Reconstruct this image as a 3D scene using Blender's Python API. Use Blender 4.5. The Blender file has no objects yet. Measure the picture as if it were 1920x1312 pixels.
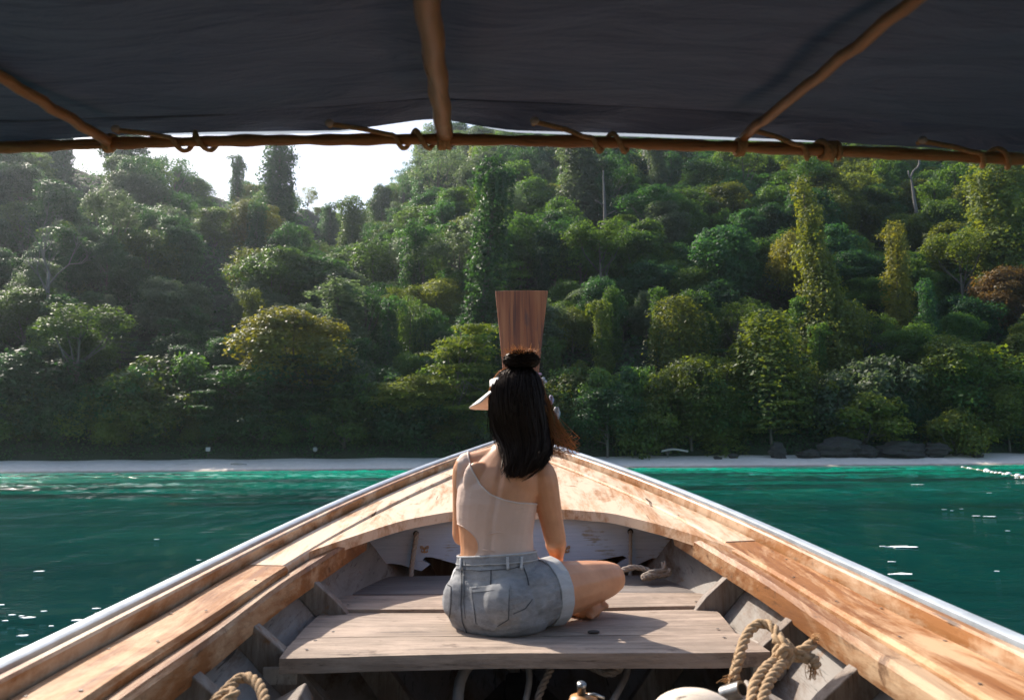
import bpy, math, random
import numpy as np
from mathutils import Vector, Matrix, Euler
from mathutils.bvhtree import BVHTree

R = math.radians
scene = bpy.context.scene
COL = scene.collection
random.seed(7)
rng = np.random.default_rng(7)

# ------------------------------------------------------------------ camera, sky, sun, exposure
HC = 1.15                      # camera height above the water
PITCH, ROLL, FPX = 7.98, -0.45, 1440.0
SUN_EL, SUN_AZ = 40.0, -44.0   # degrees; azimuth from the view direction (+Y), negative to the left

cam = bpy.data.cameras.new('camera')
cam_ob = bpy.data.objects.new('camera', cam)
COL.objects.link(cam_ob)
CAM_ROT = Euler((R(90 + PITCH), 0, 0)).to_matrix() @ Matrix.Rotation(R(ROLL), 3, 'Z')
cam_ob.matrix_world = Matrix.Translation((0, 0, HC)) @ CAM_ROT.to_4x4()
cam.sensor_width = 36.0
cam.lens = FPX / 1920.0 * 36.0
cam.clip_start, cam.clip_end = 0.05, 3000
cam.dof.use_dof = True
cam.dof.focus_distance = 4.6
cam.dof.aperture_fstop = 5.0
scene.camera = cam_ob

world = bpy.data.worlds.new('World')
scene.world = world
world.use_nodes = True
wn = world.node_tree.nodes
sky = wn.new('ShaderNodeTexSky')
sky.sky_type = 'NISHITA'
sky.sun_disc = False
sky.sun_elevation = R(SUN_EL)
sky.sun_rotation = R(SUN_AZ)
sky.dust_density = 2.0
sky.air_density = 1.0
bg = wn['Background']
bg.inputs['Strength'].default_value = 0.15
world.node_tree.links.new(sky.outputs[0], bg.inputs['Color'])

sun = bpy.data.lights.new('sun', 'SUN')
sun.energy = 5.0
sun.angle = R(0.5)
sun.color = (1.0, 0.91, 0.79)
sun_ob = bpy.data.objects.new('sun', sun)
COL.objects.link(sun_ob)
SUN_DIR = Vector((math.sin(R(SUN_AZ)) * math.cos(R(SUN_EL)), math.cos(R(SUN_AZ)) * math.cos(R(SUN_EL)), math.sin(R(SUN_EL))))
sun_ob.rotation_euler = SUN_DIR.to_track_quat('Z', 'Y').to_euler()
sun_ob.location = (-30, 60, 60)

vs = scene.view_settings
vs.view_transform = 'Standard'
vs.look = 'None'
vs.exposure = 0.66
vs.gamma = 1.0
vs.use_curve_mapping = False
scene.cycles.use_denoising = True
scene.cycles.max_bounces = 8
scene.cycles.transparent_max_bounces = 8
scene.cycles.volume_bounces = 1
scene.cycles.caustics_reflective = False
scene.cycles.caustics_refractive = False
scene.cycles.sample_clamp_indirect = 6.0

# ------------------------------------------------------------------ pixel helpers (1920 x 1312 photo); all geometry below is
# written relative to the camera height (z = 0 at the eye) and lifted by HC when it is linked
CR = np.array(CAM_ROT)
def pdir(px, py):
    d = CR @ np.array([(px - 960) / FPX, -(py - 656) / FPX, -1.0])
    return d
def P(px, py, y):
    d = pdir(px, py); return d * (y / d[1])
def PZ(px, py, z):
    d = pdir(px, py); return d * (z / d[2])
def proj(V):
    c = np.asarray(V) @ CR          # = CR^T v
    return 960 + FPX * c[..., 0] / -c[..., 2], 656 - FPX * c[..., 1] / -c[..., 2]

# ------------------------------------------------------------------ mesh helpers
class MB:
    def __init__(s): s.v = []; s.f = []
    def add(s, v, f):
        o = len(s.v); s.v.extend([tuple(map(float, p)) for p in v]); s.f.extend([tuple(i + o for i in q) for q in f]); return s
    def box(s, c, size, rot=None, taper=1.0):
        x, y, z = [k / 2 for k in size]
        v = [Vector((a * x * (taper if d > 0 else 1), b * y * (taper if d > 0 else 1), d * z)) for d in (-1, 1) for a, b in ((-1, -1), (1, -1), (1, 1), (-1, 1))]
        if rot is not None: v = [rot @ p for p in v]
        v = [p + Vector(c) for p in v]
        return s.add(v, [(3, 2, 1, 0), (4, 5, 6, 7), (0, 1, 5, 4), (1, 2, 6, 5), (2, 3, 7, 6), (3, 0, 4, 7)])
    def tube(s, pts, r, n=8, cap=True, flat=1.0):
        pts = [Vector(p) for p in pts]; m = len(pts)
        rr = r if hasattr(r, '__len__') else [r] * m
        fr = frames(pts); v = []; f = []
        for i in range(m):
            _, a, b = fr[i]
            for k in range(n):
                t = 2 * math.pi * k / n
                v.append(pts[i] + a * (math.cos(t) * rr[i]) + b * (math.sin(t) * rr[i] * flat))
        for i in range(m - 1):
            for k in range(n):
                k2 = (k + 1) % n
                f.append((i * n + k, i * n + k2, (i + 1) * n + k2, (i + 1) * n + k))
        if cap:
            f.append(tuple(range(n - 1, -1, -1))); f.append(tuple((m - 1) * n + k for k in range(n)))
        return s.add(v, f)
    def loft(s, rings, cap=True):
        n = len(rings[0]); m = len(rings); v = [p for r_ in rings for p in r_]; f = []
        for i in range(m - 1):
            for k in range(n):
                k2 = (k + 1) % n
                f.append((i * n + k, i * n + k2, (i + 1) * n + k2, (i + 1) * n + k))
        if cap:
            f.append(tuple(range(n - 1, -1, -1))); f.append(tuple((m - 1) * n + k for k in range(n)))
        return s.add(v, f)
    def ellipsoid(s, c, r, rot=None, nu=16, nv=10):
        rings = []
        for j in range(1, nv):
            t = math.pi * j / nv
            ring = []
            for k in range(nu):
                u = 2 * math.pi * k / nu
                p = Vector((r[0] * math.sin(t) * math.cos(u), r[1] * math.sin(t) * math.sin(u), -r[2] * math.cos(t)))
                if rot is not None: p = rot @ p
                ring.append(p + Vector(c))
            rings.append(ring)
        return s.loft(rings)

def frames(pts):
    m = len(pts); out = []; a = None
    for i in range(m):
        t = (pts[min(i + 1, m - 1)] - pts[max(i - 1, 0)])
        t = t.normalized() if t.length > 1e-9 else Vector((0, 0, 1))
        if a is None:
            a = t.orthogonal().normalized()
        else:
            a = a - t * a.dot(t)
            a = a.normalized() if a.length > 1e-6 else t.orthogonal().normalized()
        out.append((t, a, t.cross(a)))
    return out

def smooth_path(pts, step=0.02, iters=None):
    """Catmull-Rom through the points, resampled."""
    p = [Vector(q) for q in pts]; p = [p[0] * 2 - p[1]] + p + [p[-1] * 2 - p[-2]]
    out = []
    for i in range(1, len(p) - 2):
        n = max(2, int((p[i + 1] - p[i]).length / step))
        for k in range(n):
            t = k / n
            a, b, c, d = p[i - 1], p[i], p[i + 1], p[i + 2]
            out.append(0.5 * ((2 * b) + (c - a) * t + (2 * a - 5 * b + 4 * c - d) * t * t + (3 * b - a - 3 * c + d) * t ** 3))
    out.append(p[-2]); return out

def rope_mb(mb, pts, r, step=None, n=6):
    """Three twisted strands round a path."""
    path = smooth_path(pts, step or r * 0.6)
    fr = frames(path); L = 0.0; strands = [[], [], []]
    for i, p in enumerate(path):
        if i: L += (p - path[i - 1]).length
        ph = L / (r * 6.0) * 2 * math.pi
        for k in range(3):
            t = ph + k * 2 * math.pi / 3
            strands[k].append(p + fr[i][1] * (math.cos(t) * r * .5) + fr[i][2] * (math.sin(t) * r * .5))
    for st in strands: mb.tube(st, r * .56, n)
    return mb

ROOT = {}
def new_mesh(name, mb):
    me = bpy.data.meshes.new(name)
    me.from_pydata(mb.v, [], mb.f); me.update()
    return me
def link(o, parent=None):
    COL.objects.link(o)
    if parent is not None: o.parent = parent
    return o
def shade(me, on=True):
    me.polygons.foreach_set('use_smooth', [on] * len(me.polygons))
def tag(o, label=None, cat=None, group=None, kind=None):
    if label: o['label'] = label
    if cat: o['category'] = cat
    if group: o['group'] = group
    if kind: o['kind'] = kind
    return o
def empty(name, loc, label, cat, group=None):
    o = bpy.data.objects.new(name, None); o.empty_display_size = .2
    o.location = (loc[0], loc[1], loc[2] + HC); COL.objects.link(o)
    ROOT[o.name] = Vector(loc)
    return tag(o, label, cat, group)
def root_loc(o):
    while o is not None:
        if o.name in ROOT: return ROOT[o.name]
        o = o.parent
    return None
def part(name, mb, mat, parent=None, smooth=False, bevel=0, label=None, auto=None):
    """One mesh object. Vertices are given relative to the eye; they are moved into the frame of the thing's root."""
    me = new_mesh(name, mb) if isinstance(mb, MB) else mb
    o = bpy.data.objects.new(name, me)
    L = root_loc(parent) if parent is not None else None
    if L is None:
        co = np.empty(len(me.vertices) * 3); me.vertices.foreach_get('co', co); co = co.reshape(-1, 3)
        c = Vector(((co[:, 0].min() + co[:, 0].max()) / 2, (co[:, 1].min() + co[:, 1].max()) / 2, co[:, 2].min()))
        o.location = (c.x, c.y, c.z + HC); L = c; 
    me.transform(Matrix.Translation(-L))
    link(o, parent)
    if parent is None: ROOT[o.name] = L
    if mat is not None: me.materials.append(mat)
    shade(me, smooth)
    if bevel:
        b = o.modifiers.new('bevel', 'BEVEL'); b.width = bevel; b.segments = 2; b.limit_method = 'ANGLE'; b.angle_limit = R(40)
    if auto: me.set_sharp_from_angle(angle=R(auto))
    if label: o['label'] = label
    return o

# ------------------------------------------------------------------ materials
class NT:
    def __init__(s, name):
        s.m = bpy.data.materials.new(name); s.m.use_nodes = True
        s.t = s.m.node_tree; s.n = s.t.nodes; s.b = s.n['Principled BSDF']; s.out = s.n['Material Output']
    def node(s, t, **kw):
        n = s.n.new(t)
        for k, v in kw.items(): setattr(n, k, v)
        return n
    def l(s, a, b): s.t.links.new(a, b)
    def coord(s, which='Object', scale=(1, 1, 1), rand=True):
        tc = s.node('ShaderNodeTexCoord'); mp = s.node('ShaderNodeMapping')
        mp.inputs['Scale'].default_value = scale
        src = tc.outputs[which]
        if rand:
            oi = s.node('ShaderNodeObjectInfo'); sc = s.node('ShaderNodeVectorMath', operation='SCALE'); 
            sc.inputs[0].default_value = (7.3, 3.1, 5.7); s.l(oi.outputs['Random'], sc.inputs['Scale'])
            ad = s.node('ShaderNodeVectorMath', operation='ADD'); s.l(src, ad.inputs[0]); s.l(sc.outputs[0], ad.inputs[1]); src = ad.outputs[0]
        s.l(src, mp.inputs['Vector']); return mp.outputs[0]
    def noise(s, vec, scale, detail=6, rough=.6, dist=0, out='Fac'):
        n = s.node('ShaderNodeTexNoise'); n.inputs['Scale'].default_value = scale; n.inputs['Detail'].default_value = detail
        n.inputs['Roughness'].default_value = rough; n.inputs['Distortion'].default_value = dist
        if vec is not None: s.l(vec, n.inputs['Vector'])
        return n.outputs[out]
    def ramp(s, fac, stops, interp='LINEAR'):
        r = s.node('ShaderNodeValToRGB'); cr = r.color_ramp; cr.interpolation = interp
        while len(cr.elements) < len(stops): cr.elements.new(.5)
        for e, (p, c) in zip(cr.elements, stops):
            e.position = p; e.color = (c, c, c, 1) if not hasattr(c, '__len__') else (*c, 1)
        s.l(fac, r.inputs['Fac']); return r.outputs['Color']
    def mix(s, fac, a, b, mode='MIX'):
        n = s.node('ShaderNodeMix', data_type='RGBA', blend_type=mode)
        for val, k in ((fac, 0), (a, 6), (b, 7)):
            if hasattr(val, 'is_linked') or isinstance(val, bpy.types.NodeSocket): s.l(val, n.inputs[k])
            elif k == 0: n.inputs[0].default_value = val
            else: n.inputs[k].default_value = (*val, 1)
        return n.outputs[2]
    def math(s, op, a, b=None):
        n = s.node('ShaderNodeMath', operation=op)
        for i, v in enumerate((a, b)):
            if v is None: continue
            if isinstance(v, bpy.types.NodeSocket): s.l(v, n.inputs[i])
            else: n.inputs[i].default_value = v
        return n.outputs[0]
    def bump(s, h, strength=.3, dist=.01):
        b = s.node('ShaderNodeBump'); b.inputs['Strength'].default_value = strength; b.inputs['Distance'].default_value = dist
        s.l(h, b.inputs['Height']); s.l(b.outputs[0], s.b.inputs['Normal']); return b
    def set(s, **kw):
        for k, v in kw.items():
            k = k.replace('_', ' ')
            if isinstance(v, bpy.types.NodeSocket): s.l(v, s.b.inputs[k])
            elif hasattr(v, '__len__'): s.b.inputs[k].default_value = (*v, 1) if len(v) == 3 and 'Subsurface' not in k else v
            else: s.b.inputs[k].default_value = v
        return s.m

def wood(name, c1, c2, worn=None, worn_amt=.5, axis='y', rough=.6, bump=.35, fine=1.0, spots=None, spec=.4, ws=None):
    t = NT(name)
    st = {'x': (1.2, 22, 22), 'y': (22, 1.1, 7), 'z': (22, 22, 1.2)}[axis]
    g = t.noise(t.coord(scale=st), 1.6 * fine, 9, .68, .25)
    col = t.ramp(g, [(.30, c1), (.68, c2)])
    st2 = tuple(2.4 * k for k in st)
    streak = t.noise(t.coord(scale=st2), 2.2, 6, .7)
    dk = tuple(.38 * k for k in c1)
    col = t.mix(t.ramp(streak, [(.33, .85), (.42, 0.)]), col, dk)
    if worn:
        ww = {'x': (.55, 1.6, 1.6), 'y': (1.8, .5, 1.0), 'z': (1.6, 1.6, .55)}[axis]
        if ws: ww = ws
        big = t.noise(t.coord(scale=ww), 3.1, 8, .76, .5)
        f = t.ramp(t.math('ADD', t.math('MULTIPLY', big, .72), t.math('MULTIPLY', g, .28)), [(worn_amt - .06, 0.), (worn_amt + .06, 1.)])
        col = t.mix(f, col, worn)
    if spots:
        sp = t.noise(t.coord(), 9, 6, .65)
        col = t.mix(t.ramp(sp, [(.62, 0.), (.70, .9)]), col, spots)
    st3 = tuple(1.1 * k for k in st); ck = t.noise(t.coord(scale=st3), 1.3, 5, .6, .1)
    col = t.mix(t.ramp(ck, [(.300, .9), (.325, 0.)]), col, tuple(.22 * k for k in c1))
    rr = t.ramp(g, [(.3, rough - .1), (.7, rough + .12)])
    t.set(Base_Color=col, Roughness=rr, Specular_IOR_Level=spec)
    t.bump(t.math('ADD', t.math('MULTIPLY', g, .6), streak), bump, .004)
    return t.m
def plain(name, c, rough=.6, metal=0., var=.15, scale=30, bump=0., spec=.5):
    t = NT(name)
    n = t.noise(t.coord(), scale, 5, .6)
    col = t.ramp(n, [(.3, tuple(k * (1 - var) for k in c)), (.7, tuple(min(1, k * (1 + var)) for k in c))])
    t.set(Base_Color=col, Roughness=rough, Metallic=metal, Specular_IOR_Level=spec)
    if bump: t.bump(n, bump, .003)
    return t.m
# ------------------------------------------------------------------ boat
M = {}
M['deck'] = wood('sunbleached deck wood', (.34, .155, .06), (.55, .315, .17), worn=(.67, .50, .355), worn_amt=.485, rough=.62, bump=.3, spots=(.33, .15, .07), spec=.25)
M['deck_edge'] = M['deck']
M['washboard'] = wood('worn varnished rail wood', (.20, .072, .022), (.38, .165, .055), worn=(.58, .37, .215), worn_amt=.52, rough=.62, bump=.35, spots=(.30, .13, .05), spec=.25)
M['inwale'] = wood('orange brown varnished timber', (.17, .062, .018), (.31, .13, .040), worn=(.48, .325, .20), worn_amt=.535, rough=.5, bump=.8, spots=(.12, .055, .025))
M['strip'] = wood('rail strip timber', (.22, .085, .026), (.39, .185, .07), worn=(.56, .40, .27), worn_amt=.52, rough=.45)
M['thwart'] = wood('grey weathered plank', (.225, .165, .125), (.36, .28, .22), worn=(.46, .35, .275), worn_amt=.53, axis='x', rough=.75, bump=1.0, spots=(.17, .12, .09))
M['thwart_dark'] = wood('shade-toned plank', (.13, .11, .10), (.24, .205, .185), worn=(.33, .30, .28), worn_amt=.62, axis='x', rough=.7, bump=.8)  # darker copy of the seat plank, foredeck shade put into its colour
M['hull'] = wood('flaking grey white hull paint', (.18, .16, .14), (.29, .262, .236), worn=(.12, .072, .042), worn_amt=.55, rough=.7, bump=.4, fine=.6, spots=(.20, .12, .07))
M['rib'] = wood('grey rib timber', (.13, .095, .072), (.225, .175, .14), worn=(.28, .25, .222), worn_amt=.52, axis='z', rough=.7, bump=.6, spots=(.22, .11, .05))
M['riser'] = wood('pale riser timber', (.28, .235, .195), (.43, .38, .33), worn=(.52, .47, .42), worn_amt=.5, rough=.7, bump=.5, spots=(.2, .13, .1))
def prow_mat():
    t = NT('reddish prow timber'); g = t.noise(t.coord(scale=(13, .4, .7), rand=False), 1.6, 4, .5, .4); f = t.noise(t.coord(scale=(60, .4, 1.1), rand=False), 1.4, 3, .5)
    col = t.ramp(g, [(.30, (.16, .045, .016)), (.5, (.31, .094, .030)), (.68, (.42, .15, .05))])
    col = t.mix(t.ramp(f, [(.34, .8), (.44, 0.)]), col, (.07, .03, .018))
    st = t.noise(t.coord(scale=(5, .4, 1.3), rand=False), 1.3, 4, .6, .3); col = t.mix(t.ramp(st, [(.54, 0.), (.66, .75)]), col, (.075, .045, .034))
    t.set(Base_Color=col, Roughness=.55, Specular_IOR_Level=.35); t.bump(t.math('ADD', g, f), .5, .006); return t.m
M['prow'] = prow_mat()
M['rafter'] = wood('brown canopy pole', (.26, .10, .03), (.42, .19, .065), worn=(.5, .3, .15), worn_amt=.62, rough=.35, bump=.3)
M['bar'] = wood('orange canopy bar', (.24, .085, .022), (.42, .18, .055), axis='x', worn=(.52, .27, .10), worn_amt=.55, rough=.4, bump=.3)
M['metal'] = plain('dull pale rail metal', (.40, .44, .48), .52, .35, .22, 9, .25)
M['steel'] = plain('grey steel fitting', (.30, .29, .28), .35, .9, .3, 40)
def bulkhead_mat():
    t = NT('flaking blue grey paint')
    g = t.noise(t.coord(scale=(1.2, 30, 30), rand=False), 2.0, 9, .7, .2)
    base = t.ramp(g, [(.3, (.33, .39, .49)), (.7, (.42, .48, .575))])
    crack = t.noise(t.coord(scale=(2.0, 60, 60), rand=False), 2.0, 7, .75)
    col = t.mix(t.ramp(crack, [(.31, .9), (.37, 0.)]), base, (.05, .05, .055))
    big = t.noise(t.coord(scale=(2.2, 2.2, 4), rand=False), 1.7, 5, .6, .3)
    f = t.ramp(t.math('ADD', t.math('MULTIPLY', big, .62), t.math('MULTIPLY', crack, .38)), [(.575, 0.), (.605, 1.)])
    col = t.mix(f, col, (.25, .22, .17))
    t.set(Base_Color=col, Roughness=.6); t.bump(t.math('ADD', g, crack), .5, .004); return t.m
M['bulkhead'] = bulkhead_mat()
def rope_mat(name, c1, c2):
    t = NT(name); n = t.noise(t.coord(scale=(1, 1, 1)), 160, 4, .7)
    t.set(Base_Color=t.ramp(n, [(.3, c1), (.7, c2)]), Roughness=.9, Specular_IOR_Level=.2); t.bump(n, .6, .002); return t.m
M['rope'] = rope_mat('tan hemp rope', (.30, .19, .10), (.50, .36, .23))
M['rope_grey'] = rope_mat('grey rope', (.26, .21, .17), (.42, .36, .30))
M['rope_orange'] = rope_mat('orange lashing cord', (.36, .18, .07), (.55, .33, .17))
M['emblem'] = plain('bare carved wood', (.36, .2, .09), .7, 0, .3, 60)
M['dark'] = plain('dark bilge boards', (.07, .055, .045), .8, 0, .4, 12, .3)

BX = .03                                           # the boat's centre line
_wy = np.array([-2.6, -1.6, 0, 1.0, 1.45, 2.0, 2.5, 3.0, 3.5, 4.0, 4.5, 5.0, 5.35])
_ww = np.array([.90, .98, 1.03, 1.04, 1.05, 1.06, 1.04, .98, .86, .70, .50, .26, .06])
_wz = np.array([-.36, -.39, -.42, -.415, -.405, -.38, -.343, -.286, -.208, -.122, -.030, .066, .140])
_yy = np.linspace(-2.6, 5.35, 400)
def _sm(v):
    q = np.interp(_yy, _wy, v); k = np.hanning(41); k /= k.sum()
    e = np.concatenate([2 * q[0] - q[20:0:-1], q, 2 * q[-1] - q[-2:-22:-1]]); return np.convolve(e, k, 'valid')
_W, _Z = _sm(_ww), _sm(_wz)
wid = lambda y: float(np.interp(y, _yy, _W))
zg = lambda y: float(np.interp(y, _yy, _Z))
def rail(o, y, dz, s):
    """Point offset o inwards (in plan) from the gunwale's outer edge at station y on side s, dz above the gunwale."""
    w = wid(y); d = (wid(min(y + .02, 5.35)) - wid(y - .02)) / (.04 if y < 5.33 else .02)
    k = 1 / math.sqrt(1 + d * d)
    x = max(w - o * k, .004); yy = y + o * d * k
    return Vector((BX + s * x, yy, zg(y) + dz))
def hull_pt(i, y, s, inner=0.):
    H = HULL[i]; w = wid(y); o = min(H[0] * w / 1.05, w) if i < len(HULL) - 1 else w
    return Vector((BX + s * max(w - o - inner, 0.0), y, zg(y) + H[1]))
HULL = [(.045, -.035), (.115, -.10), (.225, -.20), (.37, -.35), (.53, -.55), (.70, -.75), (1.05, -.95)]
ST = list(np.arange(-2.4, 5.0, .1)) + [5.0, 5.1, 5.2, 5.3, 5.345]
def sweep(profile, s, y0, y1, wob=0.0, end=None):
    ys = [y for y in ST if y0 < y < y1]; ys = [y0] + ys + [y1]
    rings = []
    for y in ys:
        ring = [rail(o + wob * math.sin(y * 5.1 + o * 40), y, dz + wob * .6 * math.sin(y * 7.3 + 2), s) for o, dz in profile]
        rings.append(ring if s > 0 else ring[::-1])
    return MB().loft(rings)

boat = empty('longtail_boat', (BX, 1.4, -HC), 'open wooden longtail boat with tall brown prow board and dark canopy', 'boat')

for s in (-1, 1):
    part('rail_capping', sweep([(-.012, -.035), (.026, -.035), (.026, .004), (.018, .009), (-.004, .009), (-.012, .003)], s, -2.4, 5.33), M['metal'], boat, True, auto=35)
    part('rail_strip', sweep([(.037, -.055), (.064, -.055), (.066, -.006), (.060, 0), (.043, 0), (.037, -.006)], s, -2.4, 5.32), M['strip'], boat, True, auto=35)
    # wash boards: the aft board butts against the forward one
    yj = 2.72 if s < 0 else 3.02
    oi = .215 if s < 0 else .21
    part('rail_plank', sweep([(.078, -.085), (oi - .01, -.085), (oi, -.075), (oi + .002, -.052), (oi - .007, -.042), (.078, -.040)], s, -2.4, yj - .002, .0025), M['washboard'], boat, True, auto=35)
    part('rail_plank', sweep([(.078, -.082), (.198, -.082), (.202, -.074), (.202, -.048), (.196, -.040), (.078, -.038)], s, yj + .002, 5.12), M['deck'], boat, True, auto=35)
    part('inner_rail', sweep([(.218, -.150), (.252, -.150), (.258, -.10), (.258, -.078), (.248, -.066), (.220, -.066)] if s < 0 else
                             [(.214, -.140), (.254, -.140), (.262, -.10), (.262, -.074), (.252, -.058), (.218, -.058)], s, -2.4, 3.36, .003), M['inwale'], boat, True, auto=18)

# hull shell (inside skin + outside skin), one strake panel per side
for s in (-1, 1):
    ys = [y for y in ST if y <= 5.3]
    rings = []
    for y in ys:
        n = len(HULL)
        ring = [hull_pt(i, y, s) for i in range(n)] + [hull_pt(i, y, s, -.03) + Vector((0, 0, -.02 if i == n - 1 else 0)) for i in range(n - 1, -1, -1)]
        rings.append(ring if s < 0 else ring[::-1])
    part('hull_side', MB().loft(rings), M['hull'], boat, True, auto=30)

def deck_edge_y(u): return 3.52 - .62 * abs(u) ** 4.5
def fore_deck():
    mb = MB(); nu, nv = 44, 24; top = []; 
    def xi(y):
        w = wid(y); d = (wid(min(y + .02, 5.35)) - wid(y - .02)) / .04
        return max(w - .2045 * math.sqrt(1 + d * d), .012)
    for j in range(nv + 1):
        v = j / nv; row = []
        for i in range(nu + 1):
            u = -1 + 2 * i / nu
            y0 = deck_edge_y(u) + .006 * math.sin(u * 23) ; y = y0 + (5.05 - y0) * v
            x = u * xi(y)
            row.append(Vector((BX + x, y, zg(y) - .040 + .012 * (1 - u * u) * (1 - v))))
        top.append(row)
    T = [p for r_ in top for p in r_]; n = nu + 1
    B = [p - Vector((0, 0, .042)) for p in T]
    N = len(T); f = []
    for j in range(nv):
        for i in range(nu):
            a = j * n + i
            f.append((a, a + 1, a + n + 1, a + n)); f.append((N + a, N + a + n, N + a + n + 1, N + a + 1))
    for i in range(nu):
        f.append((i + 1, i, N + i, N + i + 1)); a = nv * n + i; f.append((a, a + 1, N + a + 1, N + a))
    for j in range(nv):
        a = j * n; f.append((a, a + n, N + a + n, N + a)); a = j * n + nu; f.append((a + n, a, N + a, N + a + n))
    return mb.add(T + B, f)
part('foredeck', fore_deck(), M['deck'], boat, True, auto=40)
part('breasthook', MB().box((BX, 5.08, zg(5.08) - .02), (.30, .10, .03)), M['washboard'], boat, bevel=.006)

# bulkhead under the foredeck with cut-out lower edge
YB = 3.56
def bulkhead():
    top = [(660, 985), (760, 962), (960, 952), (1150, 962), (1308, 982)]
    bot = [(1297, 1060), (1290, 1062), (1275, 1052), (1250, 1045), (1222, 1046), (1200, 1056), (1180, 1066), (1150, 1072), (1160, 1056), (1176, 1046), (1168, 1041), (1120, 1050), (1060, 1070),
           (1030, 1078), (1000, 1085), (960, 1082), (900, 1066), (860, 1058), (810, 1044), (797, 1044), (792, 1050), (806, 1058), (790, 1070), (775, 1066), (752, 1058), (735, 1056), (712, 1058), (693, 1068), (672, 1070)]
    poly = [P(x, y + (6 if k < 5 else 0), YB) for k, (x, y) in enumerate(top + bot)]
    import bmesh
    bm = bmesh.new()
    f = bm.faces.new([bm.verts.new(p) for p in poly[::-1]])
    r = bmesh.ops.extrude_face_region(bm, geom=[f])
    bmesh.ops.translate(bm, verts=[g for g in r['geom'] if isinstance(g, bmesh.types.BMVert)], vec=(0, .03, 0))
    bmesh.ops.recalc_face_normals(bm, faces=bm.faces)
    bmesh.ops.triangulate(bm, faces=[q for q in bm.faces if len(q.verts) > 4])
    me = bpy.data.meshes.new('bulkhead'); bm.to_mesh(me); bm.free(); return me
bh = part('bulkhead', bulkhead(), M['bulkhead'], boat)
for px, py in ((780, 1000), (1182, 996)):
    c = P(px, py, YB - .002); mb = MB(); ring = []
    for k in range(20):
        t = 2 * math.pi * k / 20; ring.append((c[0] + .013 * math.cos(t), c[1], c[2] + .013 * math.sin(t)))
    mb.loft([ring, [(x, y + .001, z) for x, y, z in ring]]); part('rope_hole', mb, plain('dark hole', (.012, .012, .012), .9), bh)
for px, py in ((692, 1040), (1258, 1036), (1115, 1058)):
    part('bolt', MB().ellipsoid(P(px, py, YB - .002), (.008, .006, .008)), M['metal'], bh, True)
for px in (796, 1061):                                 # small carved knot emblem left bare of paint
    c = Vector(P(px, 1029, YB - .003)); mb = MB(); k_ = .0023
    for sx in (-1, 1):
        pts = [c + Vector((sx * a * k_, 0, b * k_)) for a, b in ((0, -1), (3, 4), (7, 5.5), (7, 1.5), (3, 1), (0, -2), (3, -6), (6, -4.5), (5, -2))]
        mb.tube(smooth_path(pts, .003), .0028, 5)
    mb.ellipsoid(c + Vector((0, 0, -.012)), (.005, .003, .006))
    part('carved_emblem', mb, M['emblem'], bh, True)

# ribs
def rib(y, s, th=.05, z_end=-1.04):
    out = []; inn = []
    for i in range(1, len(HULL)):
        p = hull_pt(i, y, s, -.004); out.append(p)
        d = [.0, .105, .118, .112, .11, .12, .12][i]
        inn.append(hull_pt(i, y, s, d) if i < len(HULL) - 1 else hull_pt(i, y, s) + Vector((0, 0, .13)))
    poly = out + inn[::-1]
    a = [p + Vector((0, -th / 2, 0)) for p in poly]; b = [p + Vector((0, th / 2, 0)) for p in poly]
    if s > 0: a, b = a[::-1], b[::-1]
    n = len(poly); m = MB()
    V = a + b; f = [(k, k + n, (k + 1) % n + n, (k + 1) % n) for k in range(n)]
    h = len(out)
    for k in range(h - 1):
        q = (k, k + 1, n - 2 - k, n - 1 - k)
        f.append(q); f.append(tuple(i + n for i in q[::-1]))
    m.add(V, f); return m
for s in (-1, 1):
    for y in (2.86, 2.36, 1.95, 1.57, 1.18, .75, .3, -.3, -.9, -1.5, -2.1, 3.95, 4.45):
        part('rib', rib(y + (.02 if s > 0 else 0), s), M['rib'], boat, bevel=.004)

# bottom boards
mb = MB()
for k in range(7):
    x = BX - .45 + .15 * k
    mb.box((x, .9, -1.055 + .004 * (k % 2)), (.142, 6.4, .03))
part('bottom_boards', mb, M['dark'], boat)['kind'] = 'stuff'

# thwart planks: (front edge, back edge) given as left/right corners in plan
def plank(name, corners, zt, th, mat, lab=None, wob=.004, lift=0.0):
    """corners: left-near, right-near, right-far, left-far in plan (x,y); zt near, far"""
    (x0, y0), (x1, y1), (x2, y2), (x3, y3) = corners
    n = 24; mb = MB(); top = []
    for j in range(5):
        v = j / 4
        for i in range(n + 1):
            u = i / n
            xa, ya = x0 + (x1 - x0) * u, y0 + (y1 - y0) * u
            xb, yb = x3 + (x2 - x3) * u, y3 + (y2 - y3) * u
            e = wob * (math.sin(u * 9 + y0 * 13) + .5 * math.sin(u * 23 + y0 * 7))
            ya += e; yb += wob * (math.sin(u * 8 + y3 * 17) * .7)
            top.append(Vector((xa + (xb - xa) * v, ya + (yb - ya) * v, zt[0] + (zt[1] - zt[0]) * v + .0025 * math.sin(u * 6 + v * 2 + y0 * 5) + (.0 if 0 < j < 4 else -.004))))
    N = len(top); bot = [p - Vector((0, 0, th)) for p in top]; w = n + 1; f = []
    for j in range(4):
        for i in range(n):
            a = j * w + i; f.append((a, a + 1, a + w + 1, a + w)); f.append((N + a, N + a + w, N + a + w + 1, N + a + 1))
    for i in range(n):
        f.append((i + 1, i, N + i, N + i + 1)); a = 4 * w + i; f.append((a, a + 1, N + a + 1, N + a))
    for j in range(4):
        a = j * w; f.append((a, a + w, N + a + w, N + a)); a = j * w + n; f.append((a + w, a, N + a, N + a + w))
    mb.add(top + bot, f)
    return part(name, mb, mat, boat, True, label=lab, auto=30)
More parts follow.
